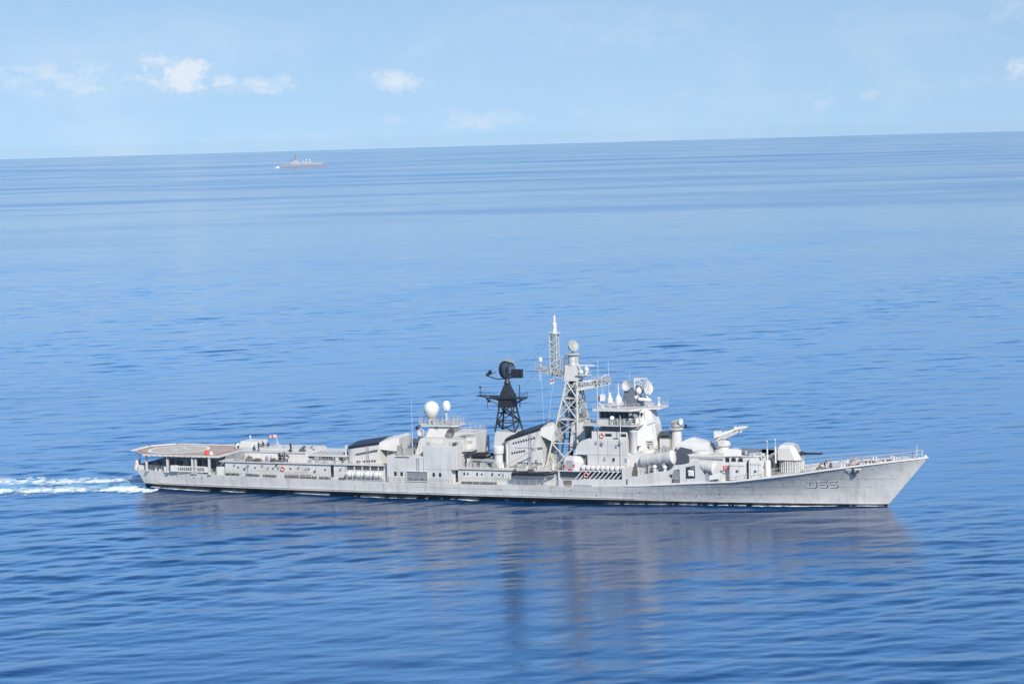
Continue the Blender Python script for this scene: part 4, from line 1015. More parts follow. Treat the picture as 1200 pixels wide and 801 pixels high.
MB().box(88.6, 96.4, -7.2, -6.2, 5.50, 5.62).build('raft_shelf', PALE, sd_)

# ------------------------------------------------------------------ missile deck
dk = MB().loft([[(96.5, -6.2, 3.0), (106, -5.7, 3.7), (112.5, -5.3, 4.0), (118.5, -4.6, 4.4), (120.4, -3.6, 4.6), (120.4, 3.6, 4.6), (118.5, 4.6, 4.4), (112.5, 5.3, 4.0), (106, 5.7, 3.7), (96.5, 6.2, 3.0)],
                [(96.5, -5.4, 8.55), (106, -5.2, 8.55), (113, -4.9, 8.4), (118.2, -4.3, 8.4), (120.2, -3.4, 8.4), (120.2, 3.4, 8.4), (118.2, 4.3, 8.4), (113, 4.9, 8.4), (106, 5.2, 8.55), (96.5, 5.4, 8.55)]]).build('missile_deckhouse', GREY, ship)
b = MB().plan([(113.3, -4.6), (117.4, -4.2), (117.4, 4.2), (113.3, 4.6)], 8.41, 8.47).build('deck_paint', DARKDECK, dk)
b = MB().plan([(105.5, -5.35), (113, -5.1), (118.4, -4.5), (120.4, -3.5), (120.4, 3.5), (118.4, 4.5), (113, 5.1), (105.5, 5.35)], 8.28, 8.40).build('deck_edge', PALE, dk)
b = MB()
for k in range(18): b.box(107.2+k*.34, 107.36+k*.34, -5.36, -5.18, 7.9, 8.28)
b.each('edge_bracket', PALE, dk)
for x in (113.4, 114.5, 115.7): MB().box(x, x+.62, -5.02, -4.85+.0, 7.45, 8.1).build('vent', BLACK, dk)
b = MB().hexa([(113.0, -5.1, 8.4), (116, -4.9, 8.4), (116, -4.2, 8.4), (113, -4.2, 8.4), (113.6, -4.2, 9.5), (115.9, -4.1, 9.4), (115.9, -4.0, 9.4), (113.6, -4.1, 9.5)]); b.build('blast_screen', PALE, dk)
# cylinder tower with small director
ct = MB().lathe([(1.0, 8.4), (.95, 9.2), (.88, 11.9), (1.05, 12.0), (1.3, 12.1), (1.3, 12.25), (.5, 12.3)], (103.35, 0, 0), n=24).build('director_tower', PALE, ship, smooth=True)
b = MB().lathe([(.55, 12.25), (.6, 12.5), (.8, 12.6), (.75, 12.9), (.3, 13.0), (.3, 13.2)], (103.3, 0, 0), n=16); b.tube((102.6, 0, 13.2), (103.9, 0, 13.5), .35, 10); b.build('director_mount', MIDG, ct, smooth=True)
dish((104.1, -.1, 13.4), .55, (.9, -.4, .1), 'director_dish', WHITE, ct, .12)
MB().rail([(103.35+1.25*math.cos(a), 1.25*math.sin(a), 12.25) for a in np.linspace(0, 2*math.pi, 9)[:-1]], .6, .8, .03, 2, True).build('railing', PALE, ct)
b = MB().box(104.9, 105.2, -.2, .2, 12.3, 12.9); b.build('tower_lamp', BLACK, ct)
bx = MB().box(100.8, 102.4, -1.6, .6, 8.5, 10.7).build('director_box', PALE, ship, bevel=.04); 
b = MB().box(100.6, 102.6, -1.7, .7, 10.7, 10.85)
for k in range(5): b.tube((100.7, -1.6+.5*k, 11.2), (102.5, -1.6+.5*k, 11.3), .17, 6)
b.box(100.7, 102.5, -1.2, .2, 11.3, 11.7); b.build('box_rack', DARK, bx)
b = MB()
for k in range(3): b.box(97.8, 100.2, -3.4, -2.6, 9.5+k*.42, 9.68+k*.42)
b.box(98.9, 99.2, -3.2, -2.8, 8.5, 10.6); b.lathe([(1.5, 8.5), (1.45, 8.8), (.4, 9.2)], (99.2, -3.2, 0), n=16); b.build('rocket_launcher', PALE, ship)
b = MB().ball((97.6, -4.6, 9.3), .5); b.tube((97.6, -4.6, 8.5), (97.6, -4.6, 9.2), .3); b.tube((97.4, -4.6, 9.4), (98.6, -5.2, 9.7), .1); b.build('machine_gun_mount', DARK, ship)
# canvas covered launcher loader
b = MB().loft([[(104.2, -2.9, 8.45), (109.8, -2.5, 8.45), (109.8, 2.5, 8.45), (104.2, 2.9, 8.45)], [(104.3, -2.4, 9.9), (109.6, -2.0, 9.2), (109.6, 2.0, 9.2), (104.3, 2.4, 9.9)], [(105.2, -1.5, 10.4), (109.5, -1.1, 10.0), (109.5, 1.1, 10.0), (105.2, 1.5, 10.4)], [(106.2, -.7, 10.75), (108, -.6, 10.35), (108, .6, 10.35), (106.2, .7, 10.75)]]); b.build('canvas_cover', CANVAS, ship)
b = MB().lathe([(1.6, 8.4), (1.5, 8.8), (.6, 9.0)], (108.6, -2.6, 0), n=16); b.build('hatch_coaming', PALE, ship)
# twin arm missile launcher
ml = MB().lathe([(1.55, 8.4), (1.5, 8.7), (1.0, 8.85), (.95, 9.3), (1.25, 9.5), (1.2, 10.0), (.8, 10.35), (.1, 10.45)], (111.6, 0, 0), n=22).build('missile_launcher', PALE, ship, smooth=True)
MB().box(110.9, 112.2, -1.2, 1.2, 9.6, 10.5).build('launcher_yoke', PALE, ml, bevel=.1)
for y in (-1.15, 1.15):
    ax = Vector((5.2, 0, 2.0)).normalized(); o = Vector((110.6, y, 11.0 if y < 0 else 10.7))
    ra_ = MB().hexa([tuple(o+Vector((-.1, -.22, -.75))), tuple(o+ax*3.4+Vector((0, -.18, -.5))), tuple(o+ax*3.4+Vector((0, .18, -.5))), tuple(o+Vector((-.1, .22, -.75))), tuple(o+Vector((-.1, -.22, -.2))), tuple(o+ax*3.4+Vector((0, -.18, -.25))), tuple(o+ax*3.4+Vector((0, .18, -.25))), tuple(o+Vector((-.1, .22, -.2)))]).build('launch_rail', GREY, ml)
    b = MB().lathe([(.33, -.2), (.36, 0), (.36, 2.1), (.24, 2.4), (.24, 4.6), (.15, 5.1), (.02, 5.5)], o, ax, 14); b.build('missile', WHITE, ml, smooth=True)
    nrm = ax.orthogonal().normalized(); nr2 = ax.cross(nrm)
    for (s0, L_, wd) in ((-.1, 1.0, 1.0), (3.6, .6, .55)):
        for k in range(4):
            d = (nrm*math.cos(k*math.pi/2+.78)+nr2*math.sin(k*math.pi/2+.78)); tv = ax.cross(d)*.03
            p0, p1, p2, p3 = o+ax*s0+d*.2, o+ax*(s0+L_)+d*.2, o+ax*(s0+L_*.75)+d*wd, o+ax*(s0+.1)+d*wd
            MB().hexa([tuple(q-tv) for q in (p0, p1, p2, p3)]+[tuple(q+tv) for q in (p0, p1, p2, p3)]).build('fin', WHITE, ml)
# anti-ship missile tubes on the starboard side
def big_tube(p, q, r, flare=1.12):
    p, q = Vector(p), Vector(q); d = (q-p); L_ = d.length; ax = d.normalized()
    t_ = MB().lathe([(r*.55, 0), (r*.9, .12), (r, .4), (r, L_-1.1), (r*flare, L_-.7), (r*flare, L_)], p, ax, 28).build('missile_tube', GREY, ship, smooth=True)
    MB().lathe([(r*flare*1.03, L_), (r*flare*1.03, L_+.1), (r*flare*.8, L_+.22), (.02, L_+.26)], p, ax, 28).build('tube_cap', WHITE, t_, smooth=True)
    for s in (.25, .62): MB().lathe([(r+.01, L_*s), (r+.06, L_*s), (r+.06, L_*s+.16), (r+.01, L_*s+.16)], p, ax, 28).build('tube_band', GREY, t_)
    b = MB()
    for s in (.3, .75): c = p+ax*L_*s; b.box(c.x-.25, c.x+.25, c.y-.7, c.y+.7, deck_z(c.x), c.z-r*.7)
    b.build('tube_cradle', MIDG, t_); return t_
big_tube((98.9, -5.6, 7.2), (104.6, -6.35, 8.2), 1.02, 1.14)
big_tube((107.6, -5.9, 7.1), (111.9, -6.75, 6.55), .98, 1.08)
big_tube((98.9, 5.6, 7.2), (104.6, 6.35, 8.2), 1.02, 1.14)
big_tube((107.6, 5.9, 7.1), (111.9, 6.75, 6.55), .98, 1.08)
# long bulwark plating beside the tubes
def side_plate(poly, y0f, th=.12, name='side_bulwark', mat=GREY):
    n = len(poly); b = MB()
    o = [(x, -y0f(x), z) for x, z in poly]; i_ = [(x, -y0f(x)+th, z) for x, z in poly]
    b.loft([o, i_]); return b.build(name, mat, ship)
yb = lambda x: float(np.interp(x, [96, 104, 108, 111.5], [7.66, 7.52, 7.36, 7.12]))
side_plate([(97.0, 3.35), (104.6, 3.75), (104.75, 4.6), (104.2, 5.2), (105.0, 6.2), (101.2, 5.65), (97.0, 4.55)], yb)
side_plate([(104.6, 3.75), (106.2, 3.85), (106.2, 4.0), (104.75, 4.0)], yb)
sw = side_plate([(106.1, 3.85), (107.1, 3.93), (107.15, 7.25), (105.0, 6.85), (105.0, 6.25), (106.1, 6.3)], yb)
side_plate([(107.1, 3.93), (108.85, 4.05), (108.75, 4.85), (107.25, 4.75)], yb)
side_plate([(107.15, 6.7), (108.75, 7.02), (108.85, 7.75), (107.15, 7.25)], yb)
side_plate([(108.75, 4.0), (111.2, 4.25), (111.0, 4.8), (110.0, 6.0), (109.4, 7.2), (109.2, 7.9), (108.75, 7.75)], yb)
b = MB().hexa([(104.6, -7.3, 4.6), (106.1, -7.2, 4.6), (106.1, -6.0, 4.6), (105.4, -6.0, 4.6), (105.0, -7.3, 6.1), (106.1, -7.2, 6.1), (106.1, -6.0, 6.1), (105.5, -6.0, 6.1)]); b.build('opening_shade', material('painted_shade', (0.19, 0.195, 0.205), .6), sw)  # shading inside the opening put into the block's colour
MB().box(107.2, 108.9, -6.5, -6.35, 4.4, 7.3).build('recess_back', material('painted_shade', (0.19, 0.195, 0.205), .6), sw)  # back of the window opening, shade put into its colour
b = MB().lathe([(.55, -.1), (.7, 0), (.7, .5), (.5, .6)], (108.0, -6.75, 5.65), (0, -1, 0), 4); b.build('recess_locker', WHITE, sw)
b = MB()
for k in range(4): b.box(104.9, 106.1, -7.25, -7.18, 4.0+k*.25, 4.08+k*.25)
b.each('ladder_rung', MIDG, sw)
for (x, y) in ((103.4, -7.1), (101.6, -7.0)): MB().lathe([(.22, 5.4 if x > 102 else 5.0), (.22, 6.3), (.4, 6.4), (.4, 6.75), (.1, 6.9)], (x, y, 0), n=10).build('vent_cowl', WHITE, ship)
MB().rail([(99.2, -7.1, 5.3), (103.2, -7.1, 5.9)], 1.0, 1.6, .045, 2).build('railing', WHITE, ship)
# dark canopy between the tubes: sloping blast deflector, its shade put into the colour
b = MB().hexa([(104.9, -5.6, 6.9), (107.2, -5.6, 7.2), (107.2, -3.0, 7.2), (104.9, -3.0, 6.9), (105.0, -5.4, 9.2), (107.1, -5.4, 8.3), (107.1, -3.2, 9.1), (105.0, -3.2, 9.5)]); b.build('blast_deflector', material('deflector_shade', (.045, .055, .07), .55), ship)
b = MB().hexa([(111.1, -7.2, 4.6), (113.1, -7.0, 4.9), (113.1, -6.3, 4.9), (111.1, -6.5, 4.6), (111.2, -7.2, 5.45), (113.1, -7.0, 5.85), (113.1, -6.3, 5.85), (111.2, -6.5, 5.45)]); b.build('vent_box', WHITE, ship)
MB().lathe([(.02, 0), (.13, .02), (.13, .62), (.05, .72)], (113.35, -6.0, 6.2), n=10).build('fire_extinguisher', RED, ship)
b = MB().torus((113.9, -5.95, 6.6), .3, .08); b.build('hose_coil', RED, ship)
for (x0, x1, y0, y1, z1) in ((114.4, 117.1, -6.35, -5.1, 7.5), (117.6, 119.9, -5.95, -4.4, 7.75)):
    lk = MB().box(x0, x1, y0, y1, 4.55, z1).build('ready_use_locker', WHITE, ship, bevel=.06)
    MB().box(x0+.1, x1-.1, y0-.05, y0, z1-.55, z1-.48).build('locker_hinge', MIDG, lk)
    b = MB().box((x0+x1)/2-.15, (x0+x1)/2+.2, y0-.15, y0, 5.95, 6.3); b.build('locker_latch', DARK, lk)
    b = MB()
    for k in range(2): b.box(x0+.3+k*1.4, x0+.34+k*1.4, y0-.03, y0, 4.7, z1-.1)
    b.each('locker_seam', SEAM, lk)
b = MB().box(117.25, 117.5, -5.4, -4.9, 4.6, 7.8); b.build('locker_gap', BLACK, ship)
b = MB()
for k in range(10): x = 118.0+R2.uniform(0, 1.9); z = R2.uniform(7.6, 8.9); b.box(x, x+.3, -4.4, -4.0, z, z+.3)
b.box(117.3, 119.8, -4.2, -3.2, 8.4, 8.8); b.each('deck_box', PALE, ship)
MB().lathe([(.5, 4.8), (.45, 7.6), (.3, 7.8)], (120.45, -4.3, 0), n=12).build('vent_trunk', WHITE, ship, smooth=True)
b = MB().ball((119.6, -5.2, 6.2), .3); b.ball((119.8, -5.1, 6.7), .22); b.tube((119.6, -5.2, 5.2), (119.6, -5.2, 6.2), .1); b.build('deck_mounting', DARK, ship)
for x, z0, z1, r in ((120.2, 7.8, 9.6, .14), (121.6, 7.2, 9.9, .16)):
    b = MB().tube((x, -3.6, z0), (x, -3.6, z1), r, 8); b.tube((x, -3.6, z1), (x, -3.6, z1+1.2), .05, 4); b.ball((x, -3.6, z1+1.2), .14); b.build('reel_post', WHITE, ship)

# ------------------------------------------------------------------ gun mounting
gx = 123.4
gt = MB().loft([[(121.5, -2.2, 7.45), (124.6, -2.2, 7.45), (125.4, -1.2, 7.45), (125.4, 1.2, 7.45), (124.6, 2.2, 7.45), (121.5, 2.2, 7.45)],
                [(121.55, -2.2, 9.5), (123.7, -2.15, 9.6), (124.4, -1.15, 9.4), (124.4, 1.15, 9.4), (123.7, 2.15, 9.6), (121.55, 2.2, 9.5)],
                [(122.0, -1.6, 10.05), (123.4, -1.6, 10.0), (123.9, -.9, 9.9), (123.9, .9, 9.9), (123.4, 1.6, 10.0), (122.0, 1.6, 10.05)]]).build('gun_turret', PALE, ship, bevel=.08)
for y in (-.55, .55):
    gb = MB().lathe([(.34, 0), (.34, .35), (.16, .5), (.14, 1.2), (.10, 1.3), (.085, 3.5), (.12, 3.55), (.12, 3.8)], (124.8, y, 8.4), (1, 0, .015), 10).build('gun_barrel', BLACK, gt)
MB().hexa([(124.55, -.95, 7.7), (125.35, -.95, 7.7), (125.35, .95, 7.7), (124.55, .95, 7.7), (123.95, -.95, 9.9), (124.3, -.95, 9.75), (124.3, .95, 9.75), (123.95, .95, 9.9)]).build('gun_shield', MIDG, gt)
br = MB().lathe([(1.95, 5.2), (1.95, 7.3), (2.05, 7.35), (2.05, 7.45)], (gx, 0, 0), n=36).build('barbette', MIDG, ship)
for k in range(30):
    a = 2*math.pi*k/30; c, s = math.cos(a), math.sin(a)
    MB().tube((gx+2.02*c, 2.02*s, 5.4), (gx+2.02*c, 2.02*s, 7.3), .09, 4).build('barbette_rib', WHITE, br)
b = MB().loft([[(120.4, -3.4, 5.0), (121.3, -3.0, 5.2), (121.3, 3.0, 5.2), (120.4, 3.4, 5.0)], [(120.3, -3.3, 7.9), (121.0, -2.6, 7.2), (121.0, 2.6, 7.2), (120.3, 3.3, 7.9)]]); b.build('barbette_screen', DARK, ship)

# ------------------------------------------------------------------ forecastle
b = MB().loft([[(127.2, -3.6, 6.0), (127.5, -3.6, 6.0), (129.6, 0, 6.3), (127.5, 3.6, 6.0), (127.2, 3.6, 6.0), (129.2, 0, 6.3)], [(127.4, -3.6, 6.6), (127.6, -3.6, 6.6), (129.9, 0, 7.0), (127.6, 3.6, 6.6), (127.4, 3.6, 6.6), (129.5, 0, 7.0)]]); b.build('breakwater', PALE, ship)
for (x, y) in ((125.5, -4.8), (126.6, -4.6), (132.6, -2.2), (132.6, 2.2), (137.0, -1.9), (137.0, 1.9), (139.2, -1.3), (141.0, -.9), (140.2, .9)):
    z = deck_z(x)-.03; b = MB()
    for d in (-.25, .25): b.lathe([(.17, 0), (.13, .1), (.13, .5), (.2, .55), (.2, .62), (.02, .64)], (x+d, y, z), n=10)
    b.box(x-.5, x+.5, y-.22, y+.22, z, z+.06); b.build('bollard', WHITE, ship)
for y in (-1.0, 1.0):
    z = deck_z(134.4); MB().lathe([(.6, 0), (.5, .15), (.3, .3), (.3, .8), (.45, .95), (.45, 1.1), (.05, 1.15)], (134.0, y, z-.04), n=16).build('capstan', MIDG, ship, smooth=True)
    b = MB(); 
    for k in range(20): b.torus((134.8+k*.28, y*(1-k*.025), deck_z(134.8+k*.28)+.06), .13, .045, (0, 1, 0) if k % 2 else (0, 0, 1), 8, 5)
    b.build('anchor_chain', material('chain_rust', (.13, .06, .04), .8), ship)
for x, y, s in ((127.9, -4.4, .5), (128.9, -2.2, .6), (131.9, -3.4, .45), (135.9, -2.4, .5), (138.3, -1.0, .55)):
    z = deck_z(x); MB().box(x-s, x+s, y-s*.6, y+s*.6, z-.03, z+.35).build('deck_hatch', PALE if s != .6 else material('hatch_cream', (.60, .56, .44), .6), ship, bevel=.04)
b = MB()
for k in range(14): x = 126+k*.42; b.box(x, x+.34, -5.0+.14*k*.5, -4.5+.14*k*.5, deck_z(x), deck_z(x)+.18)
b.build('rope_flake', material('rope_rust', (.30, .15, .10), .8), ship)
o_ = MB().plan([(133.2, -3.2), (139, -1.8), (139, 1.8), (133.2, 3.2)], 0, .01).build('deck_tread', REDBR, ship); me_ = o_.data
for v in me_.vertices: v.co.z = deck_z(v.co.x)+.02+v.co.z
# stanchions around the forecastle
for sg in (-1, 1):
    pts = [(x, sg*(deck_b(x)-.18), deck_z(x)+.1) for x in np.linspace(121.5, 145.4, 14)]
    MB().rail(pts, 1.2, 1.45, .05, 2).build('railing', PALE, ship)
    pts = [(x, sg*(deck_b(x)-.15), deck_z(x)+.05) for x in np.linspace(111.6, 121.4, 8)]
    MB().rail(pts, 1.0, 1.3, .035, 2).build('railing', PALE, ship)
walkway(53, 64.5); 
pts = [(x, deck_b(x)-.1, deck_z(x)-.03) for x in np.linspace(20, 121, 26)]; MB().rail(pts, 1.0, 2.4, .03, 2).build('railing', PALE, ship)
b = MB().tube((144.4, 0, 8.0), (144.5, 0, 10.2), .05); b.tube((143.9, 0, 8.0), (144.4, 0, 9.1), .035); b.tube((144.9, 0, 8.05), (144.45, 0, 9.1), .035); b.build('jackstaff', WHITE, ship)
b = MB().lathe([(.28, 8.15), (.22, 8.5), (.1, 8.65)], (145.9, 0, 0), n=8); b.box(145.2, 146.35, -.25, .25, 8.1, 8.3); b.build('bow_fairlead', WHITE, ship)
# anchor in its recess: pocket plate, flukes and shank
yA = lambda x, z: -hull_y(x, z)
ap = MB().loft([[(133.4, yA(133.4, 6.5)-.02, 6.5), (136.0, yA(136.0, 6.6)-.02, 6.6), (135.7, yA(135.7, 5.6)-.02, 5.6), (134.9, yA(134.9, 5.25)-.02, 5.25), (133.9, yA(133.9, 5.6)-.02, 5.6)], [(133.5, yA(133.4, 6.5)-.10, 6.45), (135.9, yA(136.0, 6.6)-.10, 6.5), (135.6, yA(135.7, 5.6)-.12, 5.65), (134.9, yA(134.9, 5.25)-.2, 5.35), (134.0, yA(133.9, 5.6)-.12, 5.65)]]).build('anchor_pocket', WHITE, ship)
b = MB().tube((134.75, yA(134.7, 6.6)-.35, 6.9), (134.75, yA(134.7, 5.6)-.3, 5.5), .12, 8)
for d in (-1, 1): b.hexa([(134.75, yA(134.7, 5.6)-.42, 5.45), (134.75+d*.75, yA(134.7, 5.8)-.36, 5.9), (134.75+d*.75, yA(134.7, 5.8)-.22, 5.9), (134.75, yA(134.7, 5.6)-.22, 5.45), (134.75, yA(134.7, 5.6)-.42, 5.8), (134.75+d*.85, yA(134.7, 6.2)-.36, 6.55), (134.75+d*.85, yA(134.7, 6.2)-.22, 6.55), (134.75, yA(134.7, 5.6)-.22, 5.8)])
b.build('anchor', DARK, ap)

# small fittings scattered over the decks: lockers, vents, pipes and reels
R4 = random.Random(21)
for (x0, x1, y0, y1, z, n, hm) in ((98.0, 103.5, -5.2, -2.2, 8.55, 16, 1.3), (113.2, 119.6, -4.4, -2.6, 8.42, 12, .7), (64.9, 68.5, -6.4, -2.8, 5.42, 12, 1.8), (76.0, 84.0, -5.6, -4.5, 5.42, 14, 1.2), (36.5, 43.0, -6.3, -4.3, 5.55, 14, .9), (23.5, 35.0, -3.4, 4.0, 7.0, 14, .5), (44.0, 52.0, -6.4, -5.0, 5.55, 8, .8), (82.5, 88.5, -5.6, -2.6, 5.6, 12, 2.6), (59.7, 65.6, -7.3, -5.3, 9.32, 12, .7)):
    for k in range(n):
        x, y, s_ = R4.uniform(x0, x1), R4.uniform(y0, y1), R4.uniform(.12, .36); h_ = R4.uniform(.25, hm); mt_ = R4.choice([MIDG, MIDG, PALE, GREY, DARK]); c = R4.random()
        if c < .5: MB().box(x-s_, x+s_, y-s_*.8, y+s_*.8, z-.02, z+h_).build('deck_box', mt_, ship)
        elif c < .75: MB().lathe([(s_*.6, -.02), (s_*.55, h_*.8), (s_*.95, h_*.82), (s_*.9, h_), (.02, h_+.05)], (x, y, z), n=10).build('deck_vent', mt_, ship)
        else: MB().path([(x, y, z-.02), (x, y, z+h_), (x+R4.uniform(-.6, .6), y, z+h_+.1)], .05, 5).build('deck_pipe', mt_, ship)

# ------------------------------------------------------------------ separate things aboard
ORD = ['first', 'second', 'third', 'fourth', 'fifth', 'sixth', 'seventh', 'eighth', 'ninth']
def canister_meshes(L_, r, name):
    t_ = thing(name, 'x', 'life raft')
    n = 20
    MB().lathe([(r*.55, -L_/2), (r*.92, -L_/2+.06), (r, -L_/2+.2), (r, -.05), (r*1.05, -.04), (r*1.05, .04), (r, .05), (r, L_/2-.2), (r*.92, L_/2-.06), (r*.55, L_/2)], (0, 0, r+.12), (1, 0, 0), n).build('shell', WHITE, t_, smooth=True)
    for x in (-L_*.3, L_*.3): MB().lathe([(r+.005, x-.03), (r+.025, x-.03), (r+.025, x+.03), (r+.005, x+.03)], (0, 0, r+.12), (1, 0, 0), n).build('strap', DARK, t_)
    b = MB()
    for x in (-L_*.3, L_*.3): b.hexa([(x-.05, -r*.8, 0), (x+.05, -r*.8, 0), (x+.05, r*.8, 0), (x-.05, r*.8, 0), (x-.05, -r*.8, .2), (x+.05, -r*.8, .2), (x+.05, r*.8, .2), (x-.05, r*.8, .2)])
    b.build('cradle', PALE, t_); return t_
def copy_tree(o, parent=None):
    c = o.copy(); COL.objects.link(c)
    if parent: c.parent = parent
    for ch in list(o.children): copy_tree(ch, c)
    return c
proto = canister_meshes(1.62, .62, 'life_raft_canister')
for i in range(4):
    o = proto if i == 0 else copy_tree(proto)
    tag(o, f'{ORD[i]} from the stern of four large white raft canisters under the after funnel', 'life raft', 'large white life raft canisters under the after funnel')
    aboard(o, 45.35+1.74*i, -7.1, deck_z(45)+.32)
b = MB().box(44.4, 51.6, -7.7, -6.75, 2.6, 2.72); b.box(44.4, 51.6, -7.6, -7.5, 2.72, 3.07); b.box(44.4, 51.6, -6.85, -6.75, 2.72, 3.07); b.build('raft_rack', MIDG, ship)
proto = canister_meshes(1.25, .43, 'life_raft_canister')
for i in range(9):
    o = proto if i == 0 else copy_tree(proto)
    tag(o, f'{ORD[i]} from the stern in the long row of small white canisters below the bridge', 'life raft', 'row of small white canisters below the bridge')
    aboard(o, 88.95+.86*i, -6.72, 5.60, math.pi/2)
# lifebuoys
def lifebuoy(X, Y, Z, label, ax=(0, 1, 0)):
    t_ = thing('lifebuoy', label, 'lifebuoy', group='red and white lifebuoys on the ship side'); aboard(t_, X, Y, Z)
    MB().torus((0, 0, 0), .34, .10, ax, 24, 8).build('ring', ORANGE, t_, smooth=True)
    b = MB()
    for k in range(4):
        a = math.pi/4+k*math.pi/2; b.tube((.34*math.cos(a)-.09*math.sin(a), 0, .34*math.sin(a)+.09*math.cos(a)), (.34*math.cos(a)+.09*math.sin(a), 0, .34*math.sin(a)-.09*math.cos(a)), .115, 8)
    b.each('white_band', WHITE, t_)
lifebuoy(31.9, -6.88, 4.5, 'orange lifebuoy hung alone on the long after deckhouse wall')
lifebuoy(91.8, -5.36, 11.45, 'red lifebuoy hung beside the dark windows under the bridge wing')
lifebuoy(89.6, -7.62, 4.95, 'red lifebuoy hung on the slanted struts below the row of white canisters')
# rigid inflatable boat slung on the starboard side
t_ = thing('inflatable_boat', 'black and white rigid inflatable boat slung beside the forward funnel', 'boat'); aboard(t_, 80.3, -7.45, 4.15)
b = MB(); rr = []
for x, w_, z0 in ((-3.5, .75, .12), (-2, .82, .05), (0, .85, 0), (1.8, .75, .06), (3.0, .42, .3), (3.6, .08, .62)):
    rr.append([(x, -w_, .62+.05*(x > 2)), (x, -w_*.7, z0+.22), (x, 0, z0), (x, w_*.7, z0+.22), (x, w_, .62+.05*(x > 2))])
b.loft(rr, cap=True).build('hull', WHITE, t_, smooth=True)
b = MB(); pts = [(-3.7, -.85, .78), (0, -.95, .78), (1.9, -.85, .82), (3.0, -.5, .98), (3.65, 0, 1.12), (3.0, .5, .98), (1.9, .85, .82), (0, .95, .78), (-3.7, .85, .78)]
b.path(pts, .27, 10)
for q in pts: b.ball(q, .27, n=10, m=6)
b.build('tube', RUBBER, t_, smooth=True)
MB().box(-1.2, -.3, -.35, .35, .6, 1.55).build('console', DARK, t_, bevel=.06); MB().box(-2.6, -1.6, -.35, .35, .6, 1.1).build('seat', BLACK, t_, bevel=.06)
b = MB().box(-3.9, -3.5, -.25, .25, .3, 1.5); b.build('engine', DARK, t_, bevel=.08)
b = MB().tube((-2.9, -.7, .8), (-2.9, -.6, 1.9), .04); b.tube((-2.9, .7, .8), (-2.9, .6, 1.9), .04); b.tube((-2.9, -.6, 1.9), (-2.9, .6, 1.9), .04); b.build('roll_bar', PALE, t_)
for x in (77.6, 82.2): b = MB().box(x-.12, x+.12, -7.9, -6.6, 4.05, 4.25); b.tube((x, -7.7, 4.1), (x, -7.0, 2.9), .08); b.build('boat_cradle', PALE, ship)
t_ = thing('inflatable_boat', 'small dark covered inflatable boat stowed on deck behind the torpedo tubes', 'boat'); aboard(t_, 69.0, -3.2, 6.75)
b = MB(); pts = [(-1.5, -.6, .4), (.9, -.6, .45), (1.7, 0, .7), (.9, .6, .45), (-1.5, .6, .4)]; b.path(pts+[pts[0]], .34, 10)
for q in pts: b.ball(q, .34, n=10, m=6)
b.build('tube', RUBBER, t_, smooth=True)
b = MB().loft([[(-1.6, -.5, .5), (1.3, -.5, .6), (1.3, .5, .6), (-1.6, .5, .5)], [(-1.2, -.25, .95), (.8, -.2, 1.1), (.8, .2, 1.1), (-1.2, .25, .95)]]); b.build('cover', BLACK, t_, smooth=True)
MB().box(67.8, 70.2, -3.5, -2.8, 5.42, 6.85).build('boat_cradle', MIDG, ship)
# flags and windsock
def flag(name, X, Y, Z, w_, h_, mats, label, vert=False):
    b = MB(); n, m2 = 8, 6; th = .015
    rows = [[(-w_*i/n*.9, .10*math.sin(i*1.3+j*.25)*i/n, h_*j/m2-(.25*w_*(i/n)**2)) for i in range(n+1)] for j in range(m2+1)]
    for j in range(m2):
        b.slot(min(len(mats)-1, int(j*len(mats)/m2)))
        for i in range(n):
            q = [rows[j][i], rows[j][i+1], rows[j+1][i+1], rows[j+1][i]]
            b.hexa([(x, y-th, z) for x, y, z in q]+[(x, y+th, z) for x, y, z in q])
    o = b.build(name, mats, None); tag(o, label, 'flag'); aboard(o, X, Y, Z); return o
flag('flag', 81.75, -.85, 19.7, .75, .8, [WHITE, WHITE, NAVY, RED, WHITE], 'small red, white and dark flag flying under the after yard of the tall mast')
flag('flag', 90.8, -2.0, 17.0, .75, .75, [RED], 'small plain red flag flying under the forward yard above the bridge roof')
MB().tube((90.8, -2.0, 15.95), (90.8, -.6, 19.8), .018, 4).build('halyard', WHITE, mm)
o = MB(); prof = [(.32, 0), (.30, .5), (.27, .9), (.22, 1.35), (.16, 1.75)]
for i in range(4):
    o.slot(i % 2)
    (r0, a0), (r1, a1) = prof[i], prof[i+1]
    o.lathe([(r0, a0), (r1, a1), (r1-.02, a1), (r0-.02, a0), (r0, a0)], (0, 0, 0), (-1, 0, -.12), 14)
o = o.build('windsock', [WHITE, ORANGE], None, smooth=True); tag(o, 'white and orange striped windsock streaming aft from a thin white post', 'windsock'); aboard(o, 26.85, 1.0, 9.2)
# loose gear on deck
def heap(name, X, Y, Z, sx, sy, sz, mat, label, cat, seed):
    R3 = random.Random(seed); b = MB(); n, m2 = 22, 8
    ph_ = [R3.uniform(0, 6) for _ in range(6)]
    rr = []
    for i in range(m2+1):
        v = i/m2*math.pi/2
        rr.append([((sx*math.cos(v)*(1+.16*math.sin(3*a+ph_[0])+.10*math.sin(7*a+ph_[1]+i))*math.cos(a)), (sy*math.cos(v)*(1+.14*math.sin(4*a+ph_[2]+i*.6))*math.sin(a)), sz*math.sin(v)*(1+.15*math.sin(5*a+ph_[3]+i))) for a in np.linspace(0, 2*math.pi, n, endpoint=False)])
    o = b.loft(rr).build(name, mat, None, smooth=True); tag(o, label, cat); return aboard(o, X, Y, Z)
heap('net_heap', 24.7, -5.9, 5.55, .75, .6, .85, material('olive_cover', (.10, .095, .08), .85, grime=.3, gscale=2), 'rounded olive brown covered heap by the hose reel on the after deck', 'cover', 1)
